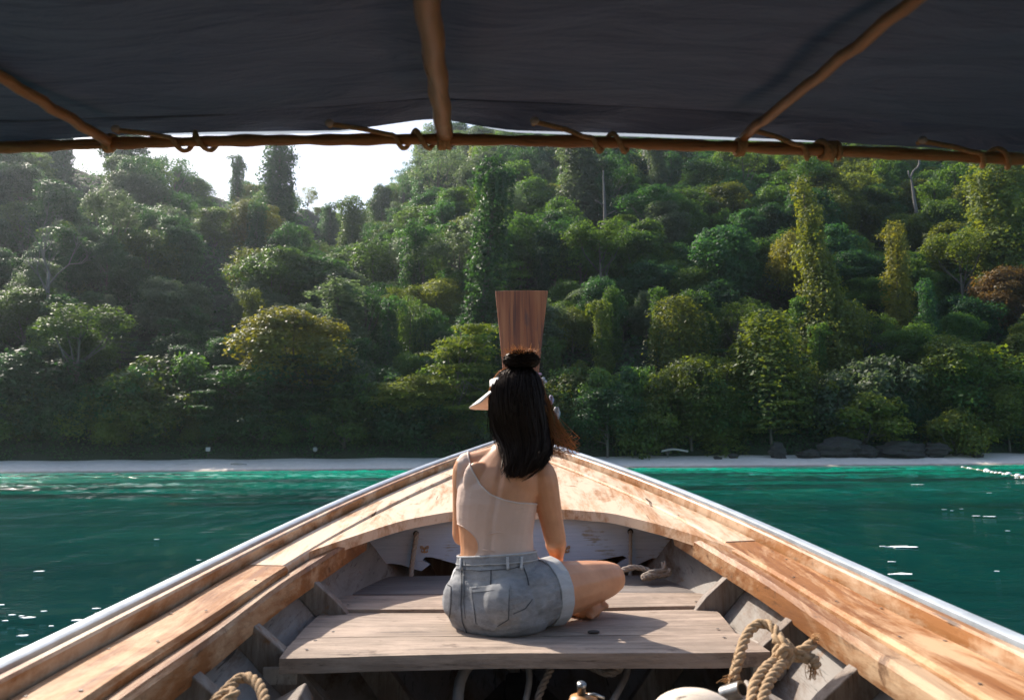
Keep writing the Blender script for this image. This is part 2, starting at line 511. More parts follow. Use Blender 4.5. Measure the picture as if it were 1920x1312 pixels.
plank('seat_plank', ((-.665, 2.275), (.735, 2.30), (.70, 2.525), (-.68, 2.50)), (-.55, -.55), .042, M['thwart'], 'front seat plank, sunlit grey board the woman sits on')
plank('seat_plank', ((-.685, 2.504), (.70, 2.529), (.725, 2.875), (-.69, 2.86)), (-.55, -.545), .04, M['thwart'])
plank('seat_plank', ((-.70, 2.872), (.735, 2.888), (.74, 3.11), (-.70, 3.13)), (-.535, -.525), .035, M['thwart'], 'middle seat plank, half in the shade of the foredeck')
plank('seat_plank', ((-.72, 3.175), (.72, 3.125), (.70, 3.50), (-.70, 3.52)), (-.528, -.512), .03, M['thwart_dark'], 'shade-toned plank under the bulkhead')
for s in (-1, 1):                                      # risers the seat lies on
    mb = MB(); c0 = Vector((BX + s * .66, 2.22, -.665)); c1 = Vector((BX + s * .56, 1.40, -.665))
    d = (c1 - c0); L = d.length; rot = d.to_track_quat('Y', 'Z').to_matrix()
    tl = Matrix.Rotation(R(-s * 28), 3, 'Y')
    mb.box((c0 + c1) / 2, (.15, L, .05), rot @ tl)
    part('seat_riser', mb, M['rib'] if s < 0 else M['riser'], boat, bevel=.005)  # left riser takes the darker timber, its shade put into the colour
    mb = MB(); c0 = Vector((BX + s * .70, 3.6, -.60)); c1 = Vector((BX + s * .71, 2.33, -.62))
    d = c1 - c0; mb.box((c0 + c1) / 2, (.10, d.length, .05), d.to_track_quat('Y', 'Z').to_matrix())
    part('seat_riser', mb, M['riser'], boat, bevel=.004)
part('seat_peg', MB().ellipsoid(PZ(1113, 1184, -.550), (.020, .012, .006)), M['dark'], boat, True)

# prow board
def prow():
    yb, yt = 5.30, 5.86; rows = []
    for t, lx, rx in ((0, 950, 1002), (.25, 947, 1006), (.55, 941, 1013), (.8, 934, 1021), (1, 928, 1028)):
        y = yb + (yt - yb) * t
        py = 835 + (545 - 835) * t
        a, b = P(lx, py, y), P(rx, py, y); th = .075
        c = (a[0] + b[0]) / 2; z = a[2] if t < 1 else P(978, 545, y)[2]
        bow = .012
        rows.append([Vector((a[0], y + .01, z)), Vector((c - .6 * (c - a[0]), y - bow * .6, z)), Vector((c, y - bow, z)), Vector((c + .6 * (b[0] - c), y - bow * .6, z)), Vector((b[0], y + .01, z)),
                     Vector((b[0] - .008, y + th, z)), Vector((a[0] + .008, y + th, z))])
    r0 = [p + Vector((0, -.06, -.7)) for p in rows[0]]
    return MB().loft([r0] + rows)
part('prow_board', prow(), M['prow'], boat, bevel=.004)

mb = MB(); r_ = np.random.default_rng(2)
def nail(p, n=Vector((0, 0, 1)), r=.0042):
    a = n.orthogonal().normalized(); b = n.cross(a); ring = [p + a * r * math.cos(k * 1.0472) + b * r * math.sin(k * 1.0472) for k in range(6)]
    mb.loft([ring, [q + n * .0014 for q in ring]])
for s in (-1, 1):
    for y in np.arange(.9, 4.9, .31):
        nail(rail(.095 + r_.uniform(-.003, .003), y + r_.uniform(-.03, .03), -.0395, s)); nail(rail(.182 + r_.uniform(-.004, .004), y + .06 + r_.uniform(-.03, .03), -.0395, s)) if y < 2.6 or y > 3.2 else None
    for y in (2.34, 2.45, 2.57, 2.80):
        nail(Vector((BX + s * .62 + r_.uniform(-.02, .02), y, -.5485)), r=.005)
    for y in (2.93, 3.06): nail(Vector((BX + s * .64, y, -.529)), r=.005)
part('nails', mb, M['steel'], boat)['kind'] = 'stuff'
# ------------------------------------------------------------------ canopy (fixed to the boat)
def tarp_mat():
    t = NT('dark navy tarpaulin')
    n = t.noise(t.coord(scale=(2, 7, 2), rand=False), 2.2, 6, .6, .6); w = t.noise(t.coord(rand=False), 420, 2, .5)
    t.set(Base_Color=t.ramp(n, [(.3, (.080, .112, .205)), (.7, (.118, .158, .275))]), Roughness=.62, Specular_IOR_Level=.3)
    t.bump(t.math('ADD', t.math('MULTIPLY', n, 3.0), t.math('MULTIPLY', w, .12)), .8, .012); return t.m
M['tarp'] = tarp_mat()
def hem_mat():
    t = NT('translucent pale hem'); tr = t.node('ShaderNodeBsdfTranslucent'); tr.inputs[0].default_value = (.40, .46, .54, 1)
    mx = t.node('ShaderNodeMixShader'); mx.inputs[0].default_value = .55
    t.set(Base_Color=(.35, .40, .46), Roughness=.6); t.l(t.b.outputs[0], mx.inputs[1]); t.l(tr.outputs[0], mx.inputs[2]); t.l(mx.outputs[0], t.out.inputs[0]); return t.m
M['hem'] = hem_mat()
YC = 1.60
_bx = np.array([-700, -200, 0, 200, 500, 830, 1100, 1400, 1700, 1920, 2200, 2700]); _by = np.array([292, 284, 277, 269, 263, 261, 266, 276, 289, 299, 310, 320])
_sx = np.array([-700, -300, 0, 400, 640, 800, 1100, 1500, 1920, 2300, 2700]); _sy = np.array([232, 228, 226, 214, 198, 184, 196, 214, 240, 250, 255])
def bar_pt(px, dy=0, y=YC): return P(px, float(np.interp(px, _bx, _by)) + dy, y)
canopy = part('canopy', MB().tube([bar_pt(x) for x in range(-330, 2300, 12)], [.0122 + .0012 * math.sin(x * .031) + .0010 * math.sin(x * .083 + 1) for x in range(-330, 2300, 12)], 10), M['bar'], boat, True)
SLOPE = math.tan(R(8.6))
def roof_z(x, y):
    e = P(960 + x * FPX / YC, 0, 1)                   # seam height follows the seam row
    px = 960 + x * FPX / YC
    zs = P(px, float(np.interp(px, _sx, _sy)), YC)[2]
    wr = .006 * math.sin(x * 9 + y * 4) + .005 * math.sin(x * 4.3 - y * 11) + .004 * math.sin(x * 17 + y * 15)
    return zs - (YC - y) * SLOPE + wr * min(1, (YC - y) * 3)
xs = np.linspace(-1.3, 1.3, 90); ys = np.concatenate([np.linspace(YC, .6, 40), np.linspace(.5, -2.2, 24)])
V = [(x, y, roof_z(x, y)) for y in ys for x in xs]; n = len(xs)
F = [(j * n + i, j * n + i + 1, (j + 1) * n + i + 1, (j + 1) * n + i) for j in range(len(ys) - 1) for i in range(n - 1)]
part('tarpaulin', MB().add(V, F), M['tarp'], canopy, True)
# front flap: from the seam down towards the bar
_fx = np.array([-700, 0, 150, 260, 400, 560, 640, 700, 790, 830, 900, 960, 1200, 1500, 1700, 1920, 2700]); _fy = np.array([272, 268, 259, 252, 248, 246, 245, 238, 225, 224, 237, 245, 251, 263, 275, 286, 300])
V = []; rows_ = 7; xs2 = np.linspace(-330, 2300, 110)
for j in range(rows_):
    v = j / (rows_ - 1)
    for px in xs2:
        s0 = float(np.interp(px, _sx, _sy)); b0 = float(np.interp(px, _fx, _fy))
        yy = YC + .085 * v + .012 * math.sin(px * .021 + v * 3) * v
        V.append(P(px, s0 + 1.5 + (b0 - s0 - 1.5) * v, yy))
n = len(xs2)
F = [(j * n + i, (j + 1) * n + i, (j + 1) * n + i + 1, j * n + i + 1) for j in range(rows_ - 1) for i in range(n - 1)]
part('front_flap', MB().add(V, F), M['tarp'], canopy, True)
mbh = MB()
pts = [P(px, float(np.interp(px, _sx, _sy)), YC + .004) for px in xs2]
part('seam', mbh.tube(pts, .0045, 6), plain('black seam cord', (.01, .01, .012), .8), canopy, True)
for a, b in ((262, 690), (905, 1545)):
    V = []; xx = np.linspace(a, b, 40)
    for px in xx:
        b0 = float(np.interp(px, _fx, _fy)); th = 5 * math.sin(math.pi * (px - a) / (b - a)) ** .5 + .6
        V += [P(px, b0 - 1, YC + .097), P(px, b0 + th, YC + .099)]
    F = [(2 * i, 2 * i + 1, 2 * i + 3, 2 * i + 2) for i in range(len(xx) - 1)]
    part('pale_hem', MB().add(V, F), M['hem'], canopy, True)
def rafter(pxs, r, wob=0):
    pts = []
    for (px, py, y) in pxs: pts.append(P(px, py, y))
    a, b = Vector(pts[0]), Vector(pts[-1]); back = a + (a - b).normalized() * 3.0
    path = [back] + [a + (b - a) * (k / 16) + Vector((.002 * math.sin(k * 1.7), 0, .002 * math.sin(k * 2.3))) for k in range(17)]
    return MB().tube(path, r, 12)
part('rafter', rafter([(793, -60, .86), (833, 250, 1.585)], .0185), M['rafter'], canopy, True, label='thick round central canopy pole')
part('rafter', rafter([(1770, -44, .92), (1392, 258, 1.585)], .0105), M['rafter'], canopy, True)
part('rafter', rafter([(-135, 62, 1.15), (200, 264, 1.585)], .0115), M['rafter'], canopy, True)
part('rafter', rafter([(-900, -80, 1.0), (-260, 280, 1.585)], .0115), M['rafter'], canopy, True)
part('rafter', rafter([(2750, -60, 1.0), (2180, 300, 1.585)], .0115), M['rafter'], canopy, True)
# collars where the poles meet the bar
for px, r, n_ in ((833, .024, 4), (1388, .020, 3), (203, .020, 3), (1556, .0205, 5)):
    mb = MB(); c = Vector(bar_pt(px))
    for k in range(n_):
        x = c.x + (k - (n_ - 1) / 2) * .0095; ring = []
        for q in range(13):
            t = 2 * math.pi * q / 12; ring.append((x + .006 * math.sin(t * .5 + k), c.y + r * .8 * math.cos(t), c.z + r * .8 * math.sin(t)))
        mb.tube(ring, .0055, 6, cap=False)
    part('lashing', mb, M['rope_orange'], canopy, True)
# lacing cords: grommet on the flap down to the bar, wrapping it
for gx, gy, tx in ((222, 245, 330), (622, 234, 742), (1006, 230, 1110), (1410, 245, 1500), (1732, 266, 1830)):
    g = Vector(P(gx, gy, YC - .012)); e = Vector(bar_pt(tx)); mb = MB()
    mid = (g + e) / 2 + Vector((0, -.008, .003))
    pts = [g + Vector((-.006, .012, .002)), g, mid, e + Vector((-.02, -.016, .006))]
    for k in range(13):
        t = k / 12; a = -2.2 + t * 2 * math.pi * 1.6
        c = Vector(bar_pt(tx + t * 75)); pts.append(c + Vector((0, -.0195 * math.cos(a + 2.2), .0195 * math.sin(a + 2.2) * -1)))
    mb.tube(smooth_path(pts, .006), .0056, 6)
    lc = part('lacing', mb, M['rope_orange'], canopy, True)
    part('grommet', MB().ellipsoid(g + Vector((-.004, -.004, .002)), (.010, .007, .0085)), plain('pale cord knot', (.55, .43, .34), .7), lc, True)
# posts outside the frame that carry the roof
for s in (-1, 1):
    for y0 in (.80, -1.2):
        part('canopy_post', MB().tube([(BX + s * .99, y0, zg(y0) - .04), (BX + s * 1.12, y0, roof_z(BX + s * 1.12, y0) - .01)], .016, 10), M['rafter'], boat, True)
# ------------------------------------------------------------------ water, beach and hill
def px_of(a): return 960 + 1385 * a
_ex = [-900, -200, 0, 100, 250, 300, 350, 450, 500, 580, 640, 690, 720, 760, 800, 900, 1000, 1200, 1500, 1920, 2600]
_ee = [26.0, 26.0, 25.8, 25.4, 24.1, 23.2, 22.2, 21.5, 21.2, 20.2, 18.9, 19.0, 20.0, 21.2, 22.6, 23.8, 24.2, 24.6, 24.8, 24.6, 24.0]
_dd = [185, 190, 195, 198, 204, 212, 222, 245, 265, 310, 345, 345, 340, 335, 330, 325, 320, 318, 316, 312, 300]
def fbm(x, y, s, seed=0, oct=4):
    r = np.random.default_rng(seed); z = 0; amp = 1.0; f = 1 / s
    for o in range(oct):
        for k in range(4):
            a = r.uniform(0, 6.28); z = z + amp * .4 * np.sin((x * math.cos(a) + y * math.sin(a)) * f * 6.28 + r.uniform(0, 6.28))
        amp *= .5; f *= 2.03
    return z
def shore_y(x): return 80.0 + 1.2 * np.sin(x * .045 + 1) + .5 * np.sin(x * .13) + np.where(x > 0, x, 0) * .05
def terr(x, y):
    """height above the water"""
    x = np.asarray(x, float); y = np.asarray(y, float)
    a = x / np.maximum(y, 30); p = px_of(a)
    E = np.interp(p, _ex, _ee); D = np.interp(p, _ex, _dd)
    k = np.hanning(9)
    top = D * np.tan(np.radians(E)) - 12
    y0 = shore_y(x) + 9.0
    t = (y - y0) / (D - y0)
    up = 1.3 + 1.2 * np.clip((y - y0) / 3, 0, 1) + (top - 2.5) * np.where(t < 1, np.maximum(t, 0) ** .96, np.maximum(1 - .55 * (t - 1), .3))
    up = up + fbm(x, y, 38, 3) * 2.2 * np.clip((y - y0) / 15, 0, 1)
    beach = -.95 + (y - shore_y(x) + 9) * .135 - .25 + .05 * np.sin(x * .6 + y * .4)
    return np.where(y < y0, np.minimum(beach, 1.3), up)

# terrain sheet
xs = np.concatenate([np.linspace(-560, -200, 40)[:-1], np.linspace(-200, 260, 190), np.linspace(260, 560, 30)[1:]])
def sheet(us):
    X, U = np.meshgrid(xs, us); Y = np.minimum(shore_y(X) + U, 562); Zt = terr(X, Y); n = len(xs)
    return MB().add(np.stack([X, Y, Zt - HC], -1).reshape(-1, 3), [(j * n + i, j * n + i + 1, (j + 1) * n + i + 1, (j + 1) * n + i) for j in range(len(us) - 1) for i in range(n - 1)])
def setting(name, mb, mat, smooth=True):
    o = part(name, mb, mat, None, smooth); o['kind'] = 'structure'; return o
t = NT('forest floor'); nz = t.noise(t.coord(rand=False), .35, 8, .65)
t.set(Base_Color=t.ramp(nz, [(.3, (.020, .026, .013)), (.7, (.030, .048, .018))]), Roughness=.95); t.bump(nz, .8, 1.0); M['soil'] = t.m
def sand_mat():
    t = NT('pale sand'); nz = t.noise(t.coord(rand=False), 1.4, 8, .65)
    geo = t.node('ShaderNodeNewGeometry'); sp = t.node('ShaderNodeSeparateXYZ'); t.l(geo.outputs['Position'], sp.inputs[0])
    wet = t.ramp(t.math('ADD', sp.outputs['Z'], t.math('MULTIPLY', nz, .2)), [(.16, 1.), (.30, 0.)])
    col = t.mix(wet, t.ramp(nz, [(.3, (.58, .53, .46)), (.7, (.72, .67, .60))]), (.25, .215, .17))
    t.set(Base_Color=col, Roughness=.9); t.bump(nz, .5, .1); return t.m
M['sand'] = sand_mat()
setting('hillside', sheet(np.concatenate([np.linspace(8.95, 24, 30)[:-1], np.linspace(24, 340, 110)[:-1], np.linspace(340, 484, 14)])), M['soil'])
setting('beach', sheet(np.linspace(-14, 8.95, 40)), M['sand'])

def water_mat():
    t = NT('sea water')
    geo = t.node('ShaderNodeNewGeometry'); sp = t.node('ShaderNodeSeparateXYZ'); t.l(geo.outputs['Position'], sp.inputs[0])
    pos = geo.outputs['Position']
    def mapped(scale):
        mp = t.node('ShaderNodeMapping'); mp.inputs['Scale'].default_value = scale; t.l(pos, mp.inputs['Vector']); return mp.outputs[0]
    patch = t.noise(mapped((.016, .06, 1)), 1.0, 5, .6, .4)
    yy = t.math('ADD', sp.outputs['Y'], t.math('MULTIPLY', t.math('SUBTRACT', patch, .5), 60))
    depth = t.ramp(t.math('DIVIDE', yy, 100), [(.05, (.0006, .030, .030)), (.25, (.0008, .078, .064)), (.50, (.0015, .19, .122)), (.68, (.003, .30, .19)), (.785, (.02, .37, .255)), (.82, (.10, .48, .36))])
    reef = t.noise(mapped((.022, .10, 1)), 1.6, 6, .6, .6)
    far = t.ramp(t.math('DIVIDE', sp.outputs['Y'], 100), [(.12, 0.), (.2, 1.), (.70, 1.), (.78, 0.)])
    col = t.mix(t.math('MULTIPLY', t.ramp(reef, [(.47, 0.), (.57, .88)]), far), depth, (.004, .022, .022))
    t.set(Base_Color=col, Roughness=.075, IOR=1.16, Specular_IOR_Level=.5)
    w1 = t.noise(mapped((.55, 1.5, 1)), 1.4, 4, .55, .3)
    w2 = t.noise(mapped((1.3, 3.6, 1)), 2.2, 4, .6, .3)
    h = t.math('ADD', t.math('MULTIPLY', w1, .75), t.math('MULTIPLY', w2, .22))
    # wave groups: ruffled patches between smooth water
    gr = t.noise(mapped((1.5, .16, 1)), 1.7, 3, .7)
    gl = t.noise(mapped((.05, .12, 1)), 1.3, 3, .6)
    st = t.math('ADD', t.math('MULTIPLY', gr, .7), t.math('MULTIPLY', gl, .3))
    st = t.ramp(st, [(.44, .12), (.60, 1.)])
    st = t.math('MULTIPLY', st, t.ramp(t.math('DIVIDE', sp.outputs['Y'], 100), [(.05, .20), (.30, .55), (.42, 1.)]))
    b = t.bump(h, 1.0, .25); t.l(st, b.inputs['Strength']); return t.m
M['water'] = water_mat()
ys = np.concatenate([np.linspace(-300, -8, 20)[:-1], np.linspace(-8, 0, 16)[:-1], np.geomspace(1, 24, 110) - 1, np.linspace(23.3, 84, 210), np.linspace(84.6, 100, 10)])
xs = np.concatenate([-np.geomspace(72, 560, 22)[::-1][:-1], np.linspace(-72, 72, 470), np.geomspace(72, 560, 22)[1:]])
X, Y = np.meshgrid(xs, ys)
fade = np.clip(1 - (np.hypot(X, Y) - 8) / 30, 0, 1)
Zw = (fbm(X * .5, Y, 3.1, 5, 3) * .016 + fbm(X * .6, Y, .95, 6, 2) * .006) * fade
# breeze ripples: many short crests over a spread of directions, stronger away from the sheltered near water
r_ = np.random.default_rng(17); chop = 0
for k in range(26):
    lam = r_.uniform(.6, 2.2); th = R(100) + r_.normal(0, .6); kk = 6.283 / lam
    chop = chop + .0115 * lam * np.sin(kk * (X * math.cos(th) + Y * math.sin(th)) + r_.uniform(0, 6.28))
gust = np.clip(.55 + .9 * fbm(X * .35, Y, 16, 23, 3), .12, 1.3)
Zw = Zw + chop * gust * np.clip((Y - 12) / 26, 0, 1) * np.clip((shore_y(X) - 1.5 - Y) / 7, .08, 1) * np.clip((95 - np.abs(X)) / 25, 0, 1)
V = np.stack([X, Y, Zw - HC], -1).reshape(-1, 3); n = len(xs)
me_f = [(j * n + i, j * n + i + 1, (j + 1) * n + i + 1, (j + 1) * n + i) for j in range(len(ys) - 1) for i in range(n - 1)]
setting('sea_water', MB().add(V, me_f), M['water'])
# small flat white flecks lying on the water
mb = MB(); r_ = np.random.default_rng(3)
spots = [(43, 1192, 20), (52, 1158, 22), (40, 1155, 10), (22, 1153, 12), (2, 1134, 12), (72, 1071, 17), (180, 1141, 14), (145, 1163, 22), (135, 1177, 12), (96, 1174, 10), (182, 1150, 10), (293, 1011, 9), (372, 1050, 9), (82, 1146, 10), (10, 1164, 10), (20, 1250, 40),
         (1690, 1025, 48), (1655, 1024, 10), (1690, 1076, 40), (1672, 1053, 12), (1858, 968, 22), (1830, 967, 14), (1785, 957, 6), (1803, 954, 7), (1855, 924, 10), (1720, 908, 22), (1870, 1071, 10), (1770, 955, 8), (1890, 995, 8)]
for px, py, w in spots:
    c = PZ(px, py, -HC + .03); y = c[1]; hw = w / FPX * y / 2; pts = []
    for k in range(14):
        t_ = 2 * math.pi * k / 14; q = 1 + .35 * r_.uniform(-1, 1)
        pts.append((c[0] + hw * q * math.cos(t_), c[1] + hw * .55 * q * math.sin(t_), c[2]))
    mb.loft([pts, [(x, y2, z + .006) for x, y2, z in pts]])
part('sea_flecks', mb, plain('plain white fleck', (.8, .8, .78), .6), None)['kind'] = 'stuff'
# ------------------------------------------------------------------ the seated woman
def eval_mesh(mb, mods):
    me = new_mesh('tmp', mb); o = bpy.data.objects.new('tmp', me); COL.objects.link(o)
    for t_, kw in mods:
        m = o.modifiers.new('m', t_)
        for k, v in kw.items(): setattr(m, k, v)
    dg = bpy.context.evaluated_depsgraph_get(); dg.update()
    out = bpy.data.meshes.new_from_object(o.evaluated_get(dg))
    bpy.data.objects.remove(o); bpy.data.meshes.remove(me); return out
def limb(mb, pts, radii, n=14, flat=1.0):
    """tapered tube with rounded ends"""
    p = [Vector(q) for q in pts]; d0 = (p[0] - p[1]).normalized(); d1 = (p[-1] - p[-2]).normalized()
    P_ = [p[0] + d0 * radii[0] * .9, p[0] + d0 * radii[0] * .6] + p + [p[-1] + d1 * radii[-1] * .6, p[-1] + d1 * radii[-1] * .9]
    R_ = [radii[0] * .35, radii[0] * .78] + list(radii) + [radii[-1] * .78, radii[-1] * .35]
    return mb.tube(P_, R_, n, flat=flat)
def seglimb(mb, a, b, profile, n=14, bend=None):
    a, b = Vector(a), Vector(b); pts = []; rr = []
    for t_, r_ in profile:
        q = a + (b - a) * t_
        if bend is not None: q = q + Vector(bend) * math.sin(math.pi * t_)
        pts.append(q); rr.append(r_)
    return limb(mb, pts, rr, n)

PEL = Vector((-.05, 2.63, -.45))
def ydir(deg): return Vector((math.sin(R(deg)), math.cos(R(deg)), 0))   # heading, + to the right
fP, rP = ydir(35), ydir(125)
HIPR = PEL + rP * .088 + fP * .01; HIPL = PEL - rP * .088 + fP * .01
KNR, KNL = Vector((.335, 2.80, -.425)), Vector((-.13, 3.05, -.44))
ANR, ANL = Vector((.0, 3.08, -.495)), Vector((.165, 2.835, -.505))
TOEL = Vector((.282, 2.722, -.518))
TOER = Vector((-.10, 3.16, -.50))
SHL, SHR = Vector((-.158, 2.675, -.035)), Vector((.098, 2.635, -.058))
ELL, ELR = Vector((-.178, 2.755, -.268)), Vector((.142, 2.665, -.275))
WRL, WRR = Vector((-.03, 2.845, -.342)), Vector((.158, 2.845, -.362))

def torso_rings():
    T = [(-.553, -.05, 2.630, .115, .095, 35), (-.545, -.05, 2.630, .150, .122, 35), (-.520, -.05, 2.630, .168, .135, 35), (-.48, -.05, 2.630, .172, .138, 35), (-.43, -.05, 2.632, .166, .125, 34), (-.38, -.05, 2.638, .146, .105, 32),
         (-.34, -.054, 2.642, .131, .094, 30), (-.30, -.058, 2.645, .125, .088, 27), (-.25, -.061, 2.648, .126, .088, 22), (-.20, -.060, 2.650, .131, .093, 18), (-.15, -.055, 2.652, .136, .099, 15), (-.10, -.046, 2.655, .140, .100, 13),
         (-.06, -.037, 2.660, .139, .092, 12), (-.03, -.033, 2.665, .130, .080, 11), (-.005, -.028, 2.672, .108, .068, 10), (.015, -.022, 2.677, .080, .059, 8), (.035, -.015, 2.682, .058, .052, 4), (.06, -.006, 2.686, .049, .049, 0), (.10, .004, 2.690, .047, .049, -10), (.14, .012, 2.69, .045, .049, -20)]
    rings = []
    for z, cx, cy, a, b, yaw in T:
        f, r = ydir(yaw), ydir(yaw + 90); ring = []
        for k in range(28):
            t_ = 2 * math.pi * k / 28; c, s_ = math.cos(t_), math.sin(t_); e = .86
            ring.append(Vector((cx, cy, z)) + r * (a * math.copysign(abs(c) ** e, c)) + f * (b * math.copysign(abs(s_) ** e, s_)))
        rings.append(ring)
    return rings
mb = MB(); mb.loft(torso_rings())
# buttocks, shoulder blades, bust
for s in (-1, 1):
    mb.ellipsoid(PEL + rP * (s * .078) - fP * .048 + Vector((0, 0, -.012)), (.090, .090, .088))
f12, r12 = ydir(12), ydir(102)
for s in (-1, 1):
    mb.ellipsoid(Vector((-.043, 2.655, -.115)) + r12 * (s * .066) + f12 * .075, (.056, .056, .056))
    mb.ellipsoid(Vector((-.036, 2.655, -.075)) + r12 * (s * .072) - f12 * .062, (.046, .026, .065))
for sh, el, wr in ((SHL, ELL, WRL), (SHR, ELR, WRR)):
    neck = Vector((-.02, 2.68, .012))
    limb(mb, [neck + (sh - neck) * .3, neck + (sh - neck) * .7 + Vector((0, 0, .004)), sh + Vector((0, 0, .006))], [.044, .043, .046])
    seglimb(mb, sh, el, [(0, .049), (.15, .050), (.4, .045), (.7, .040), (1, .037)])
    seglimb(mb, el, wr, [(0, .034), (.22, .037), (.5, .031), (.8, .024), (1, .022)])
seglimb(mb, HIPR, KNR, [(0, .100), (.25, .098), (.5, .089), (.75, .077), (.92, .067), (1, .061)])
seglimb(mb, HIPL, KNL, [(0, .098), (.25, .092), (.5, .082), (.75, .070), (.92, .062), (1, .058)])
seglimb(mb, KNR, ANR, [(0, .054), (.25, .056), (.5, .047), (.8, .033), (1, .030)])
seglimb(mb, KNL, ANL, [(0, .054), (.25, .056), (.5, .047), (.8, .033), (1, .030)])
def foot(an, toe, up):
    d = (toe - an); L = d.length; d.normalize(); side = d.cross(up).normalized()
    limb(mb, [an - d * .035 - up * .010, an + d * L * .35, an + d * L * .72, an + d * L * .9], [.038, .037, .040, .031], 14)
    for k in range(5):                                    # toes
        o = side * ((k - 2) * .0165); tl = [.030, .024, .022, .019, .016][k]; r_ = [.0125, .0095, .009, .009, .0085][k]
        a = an + d * L * .92 + o
        limb(mb, [a, a + d * tl * .6, a + d * tl + up * -.003], [r_, r_, r_ * .92], 8)
foot(ANL, TOEL, Vector((-.35, -.35, .85)).normalized()); foot(ANR, TOER, Vector((.2, .3, .9)).normalized())
def hand(wr, d, palm_n, side, curl):
    """wrist, pointing direction, palm normal, thumb side (+1/-1), finger curl in degrees per joint"""
    d = d.normalized(); palm_n = (palm_n - d * palm_n.dot(d)).normalized(); w = d.cross(palm_n).normalized() * side
    limb(mb, [wr, wr + d * .03], [.0215, .023], 10)
    for k in range(4):
        o = w * ((1.5 - k) * .0185)
        limb(mb, [wr + d * .018 + o * .55, wr + d * .05 + o * .9, wr + d * .082 + o], [.0125, .0135, .0118], 8)
        a = wr + d * (.084 + [0, .004, .001, -.006][k]) + o; dd = d.copy(); pts = [a]; q = Matrix.Rotation(R(curl), 3, w * side)
        for ln in [(.036, .024, .019), (.041, .027, .020), (.038, .025, .020), (.030, .019, .018)][k]:
            dd = q @ dd; a = a + dd * ln; pts.append(a)
        limb(mb, pts, [.0098, .0093, .0086, .0076], 8)
    a = wr + d * .028 + w * .016; dd = (d * .55 + w * .8 + palm_n * .25).normalized(); pts = [wr + d * .012 + w * .008, a]
    for ln in (.036, .030, .024):
        a = a + dd * ln; pts.append(a); dd = (dd * .8 + d * .3 + palm_n * .12).normalized()
    limb(mb, pts, [.014, .0145, .0125, .0105, .0085], 8)
hand(WRL, Vector((.86, -.34, -.10)), Vector((-.1, .25, -.95)), 1, 24)
hand(WRR, Vector((-.55, .70, -.35)), Vector((0, .2, -.95)), -1, 22)
# head
HD = Vector((.016, 2.688, .195)); YAW = -50
hq = Matrix.Rotation(R(-YAW), 3, 'Z') @ Matrix.Rotation(R(-6), 3, 'X')
def hp(x, y, z): return HD + hq @ Vector((x, y, z))       # x right, y forward, z up
mb.ellipsoid(hp(0, -.008, .022), (.073, .090, .085), hq, 20, 14)
mb.ellipsoid(hp(0, .022, -.035), (.058, .064, .078), hq, 18, 12)
limb(mb, [hp(0, .055, -.098), hp(0, .068, -.094)], [.022, .019])                # chin
limb(mb, [hp(0, .084, .012), hp(0, .095, -.012), hp(0, .102, -.030)], [.008, .0105, .0125], 10)   # nose
for s in (-1, 1):
    limb(mb, [hp(s * .010, .092, -.032), hp(s * .012, .09, -.033)], [.0085, .0085], 8)
    limb(mb, [hp(s * .012, .083, .020), hp(s * .034, .078, .025), hp(s * .052, .062, .020)], [.008, .008, .007], 8)   # brow
    mb.ellipsoid(hp(s * .040, .064, -.028), (.022, .018, .018), hq)
    limb(mb, [hp(s * .074, -.004, .020), hp(s * .081, -.012, .012), hp(s * .079, -.008, -.014), hp(s * .072, .002, -.034)], [.008, .010, .009, .008], 8)   # ears
for z, r_ in ((-.058, .0062), (-.067, .0072)):
    limb(mb, [hp(-.022, .078, z), hp(-.008, .0895, z + .001), hp(.008, .0895, z + .001), hp(.022, .078, z)], [r_ * .6, r_, r_, r_ * .6], 8)
body_me = eval_mesh(mb, [('REMESH', dict(mode='VOXEL', voxel_size=.0042)), ('SMOOTH', dict(factor=.5, iterations=7))])

_co = np.empty(len(body_me.vertices) * 3); body_me.vertices.foreach_get('co', _co); _co = _co.reshape(-1, 3)
_no = np.empty(len(body_me.vertices) * 3); body_me.vertices.foreach_get('normal', _no); _no = _no.reshape(-1, 3)
_sx = np.interp(_co[:, 2], [-.32, -.2, -.1, 0], [-.075, -.070, -.052, -.030])          # spine furrow and the hollow beside the shoulder blades
_bk = np.clip(-_no[:, 1], 0, 1) * np.clip((_co[:, 2] + .36) / .06, 0, 1) * np.clip((.02 - _co[:, 2]) / .05, 0, 1) * (np.abs(_co[:, 0] + .04) < .12)
_d = -.0055 * np.exp(-((_co[:, 0] - _sx) / .011) ** 2) * _bk
body_me.vertices.foreach_set('co', (_co + _no * _d[:, None]).ravel()); body_me.update()
def skin_mat():
    t = NT('warm tan skin'); n = t.noise(t.coord(rand=False), 14, 5, .6); f = t.noise(t.coord(rand=False), 220, 4, .6)
    t.set(Base_Color=t.ramp(n, [(.3, (.54, .25, .125)), (.7, (.67, .335, .18))]), Roughness=.46, Specular_IOR_Level=.4, Subsurface_Weight=.12, Subsurface_Scale=.02)
    t.b.inputs['Subsurface Radius'].default_value = (1, .35, .18)
    t.bump(f, .12, .001); return t.m
M['skin'] = skin_mat()
def knit_mat():
    t = NT('dusty beige swimsuit'); n = t.noise(t.coord(rand=False), 9, 4, .6); f = t.noise(t.coord(rand=False, scale=(1, 1, 2.5)), 26, 3, .5, .5); w = t.noise(t.coord(rand=False), 900, 2)
    t.set(Base_Color=t.ramp(n, [(.3, (.60, .42, .325)), (.7, (.66, .47, .375))]), Roughness=.62, Specular_IOR_Level=.25, Sheen_Weight=.2)
    t.bump(t.math('ADD', f, t.math('MULTIPLY', w, .1)), .35, .004); return t.m
